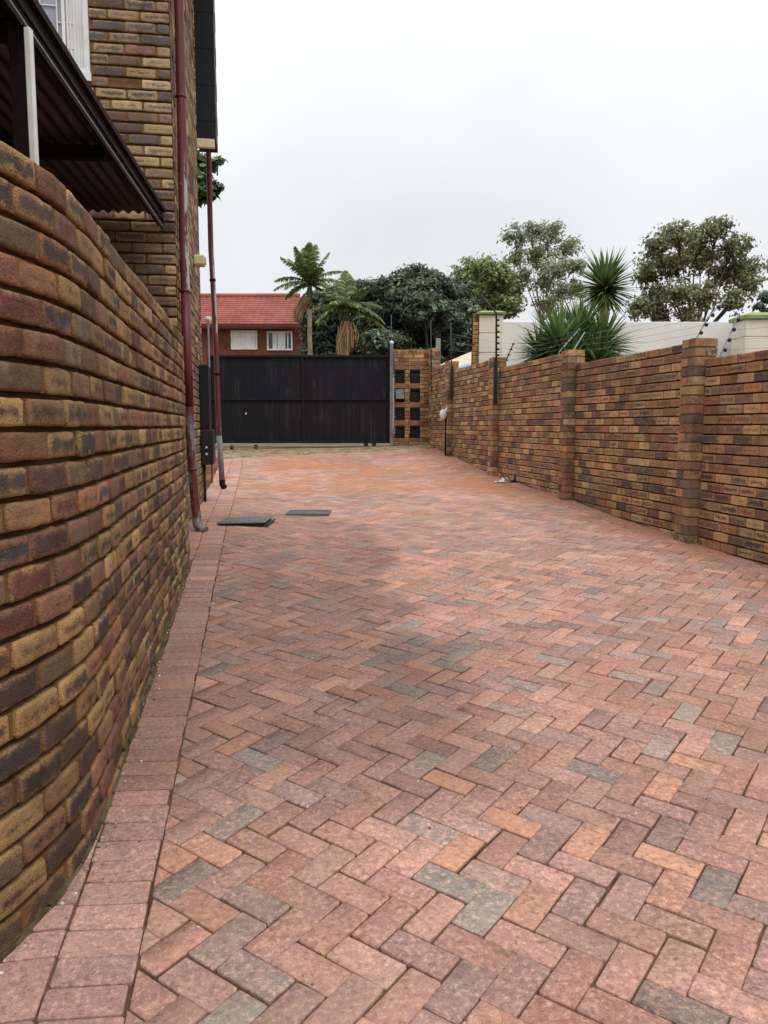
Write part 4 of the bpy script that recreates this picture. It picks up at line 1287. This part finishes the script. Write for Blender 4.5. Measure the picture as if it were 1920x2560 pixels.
cl = [(1290,590,28),(1330,575,30),(1375,585,32),(1420,620,32),(1290,640,24),(1345,640,34),(1395,670,34),(1440,665,26),(1310,690,20),(1355,705,30),(1405,730,30),(1440,720,24),(1370,760,26)]
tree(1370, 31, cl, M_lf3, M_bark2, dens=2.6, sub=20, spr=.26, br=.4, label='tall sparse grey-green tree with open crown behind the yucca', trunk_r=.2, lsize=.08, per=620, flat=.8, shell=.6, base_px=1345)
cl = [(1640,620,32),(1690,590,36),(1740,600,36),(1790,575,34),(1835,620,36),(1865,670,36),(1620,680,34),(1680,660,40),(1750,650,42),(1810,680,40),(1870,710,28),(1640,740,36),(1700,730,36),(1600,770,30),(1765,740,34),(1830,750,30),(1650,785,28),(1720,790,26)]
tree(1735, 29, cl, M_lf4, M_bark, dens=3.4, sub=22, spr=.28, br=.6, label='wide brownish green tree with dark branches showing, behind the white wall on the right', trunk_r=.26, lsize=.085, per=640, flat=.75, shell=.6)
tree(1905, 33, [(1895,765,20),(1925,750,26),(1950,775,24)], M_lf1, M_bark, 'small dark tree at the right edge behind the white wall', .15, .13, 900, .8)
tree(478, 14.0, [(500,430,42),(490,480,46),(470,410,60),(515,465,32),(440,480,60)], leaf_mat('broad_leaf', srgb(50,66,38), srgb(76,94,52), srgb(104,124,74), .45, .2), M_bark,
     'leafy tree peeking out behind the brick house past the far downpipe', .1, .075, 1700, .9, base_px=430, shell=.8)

def palm(px, pyc, Y, frs, label, trunk_px, fl, dead, tr_r=.13, seed=3, ln=2.0):
    Y = Y*1.083
    rr = random.Random(seed)
    c = at(px, pyc, Y); g_ = gz(0,28)
    t = empty('palm_tree', (at(trunk_px,1065,Y).x,Y,g_), label, 'palm')
    b = Vector((at(trunk_px,1065,Y).x,Y,g_))
    m = MB(); m.tube([b, b.lerp(c,.35)+Vector((.04,0,0)), b.lerp(c,.7), c+Vector((0,0,.0))], [tr_r*1.3,tr_r,tr_r*.9,tr_r*1.0], 10)
    m.build('trunk', M_bark2, t)
    m = MB(); m.tube([c+Vector((0,0,-.7)), c+Vector((0,0,-.2)), c+Vector((0,0,.15))], [tr_r*1.1,tr_r*1.2,tr_r*.5], 10); m.build('crownshaft', M_palm, t)
    def frond(m, az, el, L, droop, lw):
        pts = []; p = c.copy(); d = Vector((math.cos(az)*math.cos(el), math.sin(az)*math.cos(el), math.sin(el)))
        n = 14
        for k in range(n+1):
            pts.append(p.copy()); p += d*L/n; d.z -= droop/n; d.normalize()
        m.tube(pts, [.03*(1-k/(n+1))+.004 for k in range(n+1)], 5)
        sd = d.cross(Vector((0,0,1)));
        if sd.length < .05: sd = Vector((-math.sin(az), math.cos(az), 0))
        sd.normalize()
        for k in range(2, n*3):
            f = k/(n*3); i = int(f*n); q = pts[i].lerp(pts[min(i+1,n)], f*n-i); tn = (pts[min(i+1,n)]-pts[i]).normalized()
            ll = lw*math.sin(math.pi*min(1,f*.93+.07))**.6
            for sg in (-1,1):
                dr = (sd*sg+tn*.55+Vector((0,0,-.35+rr.uniform(-.2,.2)))).normalized()
                w_ = tn*.022
                e = q+dr*ll; mid = q+dr*ll*.5+Vector((0,0,.03))
                n0 = len(m.v); m.v += [tuple(q-w_),tuple(q+w_),tuple(mid+w_),tuple(mid-w_),tuple(e+Vector((0,0,-.08*ll)))]
                r = (rr.random(), rr.random(), 0)
                m.face([n0,n0+1,n0+2,n0+3], r); m.face([n0+3,n0+2,n0+4], r)
    for (az, el, L, dr) in frs:
        m = MB(); frond(m, math.radians(az), math.radians(el), L*ln, dr, .5*ln*.5); m.build('frond', M_palm, t)
    for (dx, L) in dead:
        m = MB(); p0 = c+Vector((dx*.25,-.12,-.45))
        for q in range(60):
            x = rr.gauss(0,.07); a = p0+Vector((x,rr.gauss(0,.05),rr.uniform(-.1,.1))); e = p0+Vector((dx*.6+x*1.0,rr.gauss(0,.06),-L*rr.uniform(.5,1)))
            md = a.lerp(e,.5)+Vector((dx*.12+rr.gauss(0,.04),0,.05)); w = Vector((.014,0,0)); n0 = len(m.v)
            m.v += [tuple(a-w),tuple(a+w),tuple(md+w),tuple(md-w),tuple(e)]
            r = (rr.random(), rr.random(), 0); m.face([n0,n0+1,n0+2,n0+3], r); m.face([n0+3,n0+2,n0+4], r)
        m.build('dead_frond', M_dead, t)
palm(774, 712, 22, [(175,38,1.0,1.3),(190,20,1.0,1.2),(150,60,1.0,.8),(120,75,1.05,.5),(60,78,1.1,.5),(90,84,1.1,.3),(30,66,1.05,.7),(20,48,1.0,1.1),(200,55,1.0,.8),(-10,30,1.05,1.3),(5,12,.95,1.3),(-60,50,.8,1.2),(-110,55,.9,1.1),(-90,75,1.0,.6),(-40,25,.8,1.5),(-140,20,.85,1.4),(220,70,1.0,.6),(165,5,.8,1.3),(-20,-10,.7,1.2)],
     'tall palm tree with upright fronds beside the red roofed house', 774, 1, [(-.45,.75),(-.32,.6)], .075, 3, 1.15)
palm(865, 772, 21, [(165,30,.9,1.3),(195,50,.8,1),(95,84,.9,.3),(80,75,.9,.5),(130,70,.8,.6),(15,35,.95,1.3),(-10,15,1.1,1.5),(-60,30,.8,1.4),(-115,35,.8,1.4),(200,10,.9,1.5),(-30,55,.8,1),(5,-5,1.1,.9),(180,-5,.8,1.0)],
     'shorter palm tree with brown dead fronds hanging below its crown', 862, 1, [(-.16,1.2),(.12,.85)], .1, 5, 1.2)

def yucca(px, py, Y, heads, label, base_px):
    Y = Y*1.083
    t = empty('yucca_plant', (at(base_px,1065,Y).x,Y,1.0), label, 'yucca')
    rr = random.Random(px)
    m = MB(); tr = MB()
    for (hx, hy, dy, R_, n, up) in heads:
        c = at(hx, hy, Y+dy); L0 = R_*(Y+dy)/F
        tr.tube([Vector((at(base_px,1065,Y).x+rr.uniform(-.1,.1),Y+dy*.5,1.0)), c+Vector((0,0,-.5)), c], [.09,.075,.06], 8)
        for k in range(n):
            z = 1-(k+.5)/n*(1.0+up); az = k*2.39996+rr.uniform(-.5,.5)
            h = math.sqrt(max(0,1-z*z)); d = Vector((math.cos(az)*h, math.sin(az)*h, z))
            L = L0*rr.uniform(.62,1.1)*(1-.18*max(0,-z)); w = .021*rr.uniform(.8,1.2)
            sd = d.cross(Vector((0,0,1)));
            if sd.length < .1: sd = Vector((1,0,0))
            sd.normalize(); q = c+d*.04+Vector((0,0,-.12*(1-z)*L0)); pts = []
            dd = d.copy()
            for s_ in range(5):
                pts.append(q.copy()); q += dd*L/4; dd.z -= .05*(1-abs(z))+rr.uniform(0,.04); dd.normalize()
            ws = [w*.9,w*1.25,w*1.1,w*.6,.001]; n0 = len(m.v); nn = sd.cross(d).normalized()
            r = (min(1,max(0,.15+.6*rr.random()+.2*z)), rr.random(), 0)
            for s_ in range(5):
                m.v += [tuple(pts[s_]-sd*ws[s_]), tuple(pts[s_]+nn*ws[s_]*.35), tuple(pts[s_]+sd*ws[s_])]
            for s_ in range(4):
                for g_ in (0,1): m.face([n0+3*s_+g_, n0+3*s_+g_+1, n0+3*s_+g_+4, n0+3*s_+g_+3], r)
    m.build('leaves', M_yuc, t); tr.build('stem', M_bark2, t)
yucca(1500, 700, 12.6, [(1512,712,0,92,330,.75)], 'taller single-headed yucca with a round spiky head rising behind the wall', 1500)
yucca(1430, 830, 11.2, [(1395,855,0,108,260,.75),(1450,845,.3,110,260,.7),(1505,860,.1,100,240,.7),(1350,880,.3,78,150,.6),(1420,900,-.2,90,170,.6),(1490,905,-.2,90,170,.6)],
      'wide low clump of spiky yucca heads just behind the brick wall', 1430)

# ---------------------------------------------------------------- camera, light, sky
cam = bpy.data.cameras.new('camera'); co = bpy.data.objects.new('camera', cam); C.objects.link(co)
cam.sensor_fit = 'VERTICAL'; cam.sensor_height = 36; cam.lens = 36*F/2560; cam.clip_end = 1000; cam.clip_start = .05
co.location = (0,0,CAM); co.rotation_euler = (math.pi/2-TH, 0, 0)
S.camera = co
S.render.resolution_x = 768; S.render.resolution_y = 1024
el, azm = math.radians(58), math.radians(150)
sun = bpy.data.lights.new('sun', 'SUN'); so = bpy.data.objects.new('sun', sun); C.objects.link(so)
sun.energy = 1.3; sun.angle = math.radians(25); sun.color = (1,.97,.93)
sd = Vector((math.sin(azm)*math.cos(el), math.cos(azm)*math.cos(el), math.sin(el)))
so.rotation_euler = sd.to_track_quat('Z','Y').to_euler()
w = bpy.data.worlds.new('World'); S.world = w; w.use_nodes = True
nt = w.node_tree; nt.nodes.clear()
out = nt.nodes.new('ShaderNodeOutputWorld'); bg = nt.nodes.new('ShaderNodeBackground')
sky = nt.nodes.new('ShaderNodeTexSky'); sky.sky_type = 'NISHITA'; sky.sun_disc = False
sky.sun_elevation = el; sky.sun_rotation = azm
tc = nt.nodes.new('ShaderNodeTexCoord')
sp = nt.nodes.new('ShaderNodeSeparateXYZ'); nt.links.new(tc.outputs['Generated'], sp.inputs[0])
mr = nt.nodes.new('ShaderNodeMapRange'); nt.links.new(sp.outputs[2], mr.inputs[0])
mr.inputs[1].default_value = .25; mr.inputs[2].default_value = 1; mr.inputs[3].default_value = 9.35; mr.inputs[4].default_value = 17.0
nz = nt.nodes.new('ShaderNodeTexNoise'); nt.links.new(tc.outputs['Generated'], nz.inputs['Vector'])
nz.inputs['Scale'].default_value = 2.2; nz.inputs['Detail'].default_value = 5; nz.inputs['Roughness'].default_value = .5
mr2 = nt.nodes.new('ShaderNodeMapRange'); nt.links.new(nz.outputs['Fac'], mr2.inputs[0])
mr2.inputs[1].default_value = .3; mr2.inputs[2].default_value = .7; mr2.inputs[3].default_value = .89; mr2.inputs[4].default_value = 1.07
ml = nt.nodes.new('ShaderNodeMath'); ml.operation = 'MULTIPLY'
nt.links.new(mr.outputs[0], ml.inputs[0]); nt.links.new(mr2.outputs[0], ml.inputs[1])
vm = nt.nodes.new('ShaderNodeVectorMath'); vm.operation = 'SCALE'; vm.inputs[0].default_value = (.985,.995,1.03)
nt.links.new(ml.outputs[0], vm.inputs['Scale'])
mx = nt.nodes.new('ShaderNodeMix'); mx.data_type = 'RGBA'; mx.inputs[0].default_value = .93
nt.links.new(sky.outputs[0], mx.inputs[6]); nt.links.new(vm.outputs[0], mx.inputs[7])
nt.links.new(mx.outputs[2], bg.inputs[0]); bg.inputs[1].default_value = .1
nt.links.new(bg.outputs[0], out.inputs[0])
S.view_settings.view_transform = 'Standard'; S.view_settings.look = 'None'
S.view_settings.exposure = 0; S.view_settings.gamma = 1
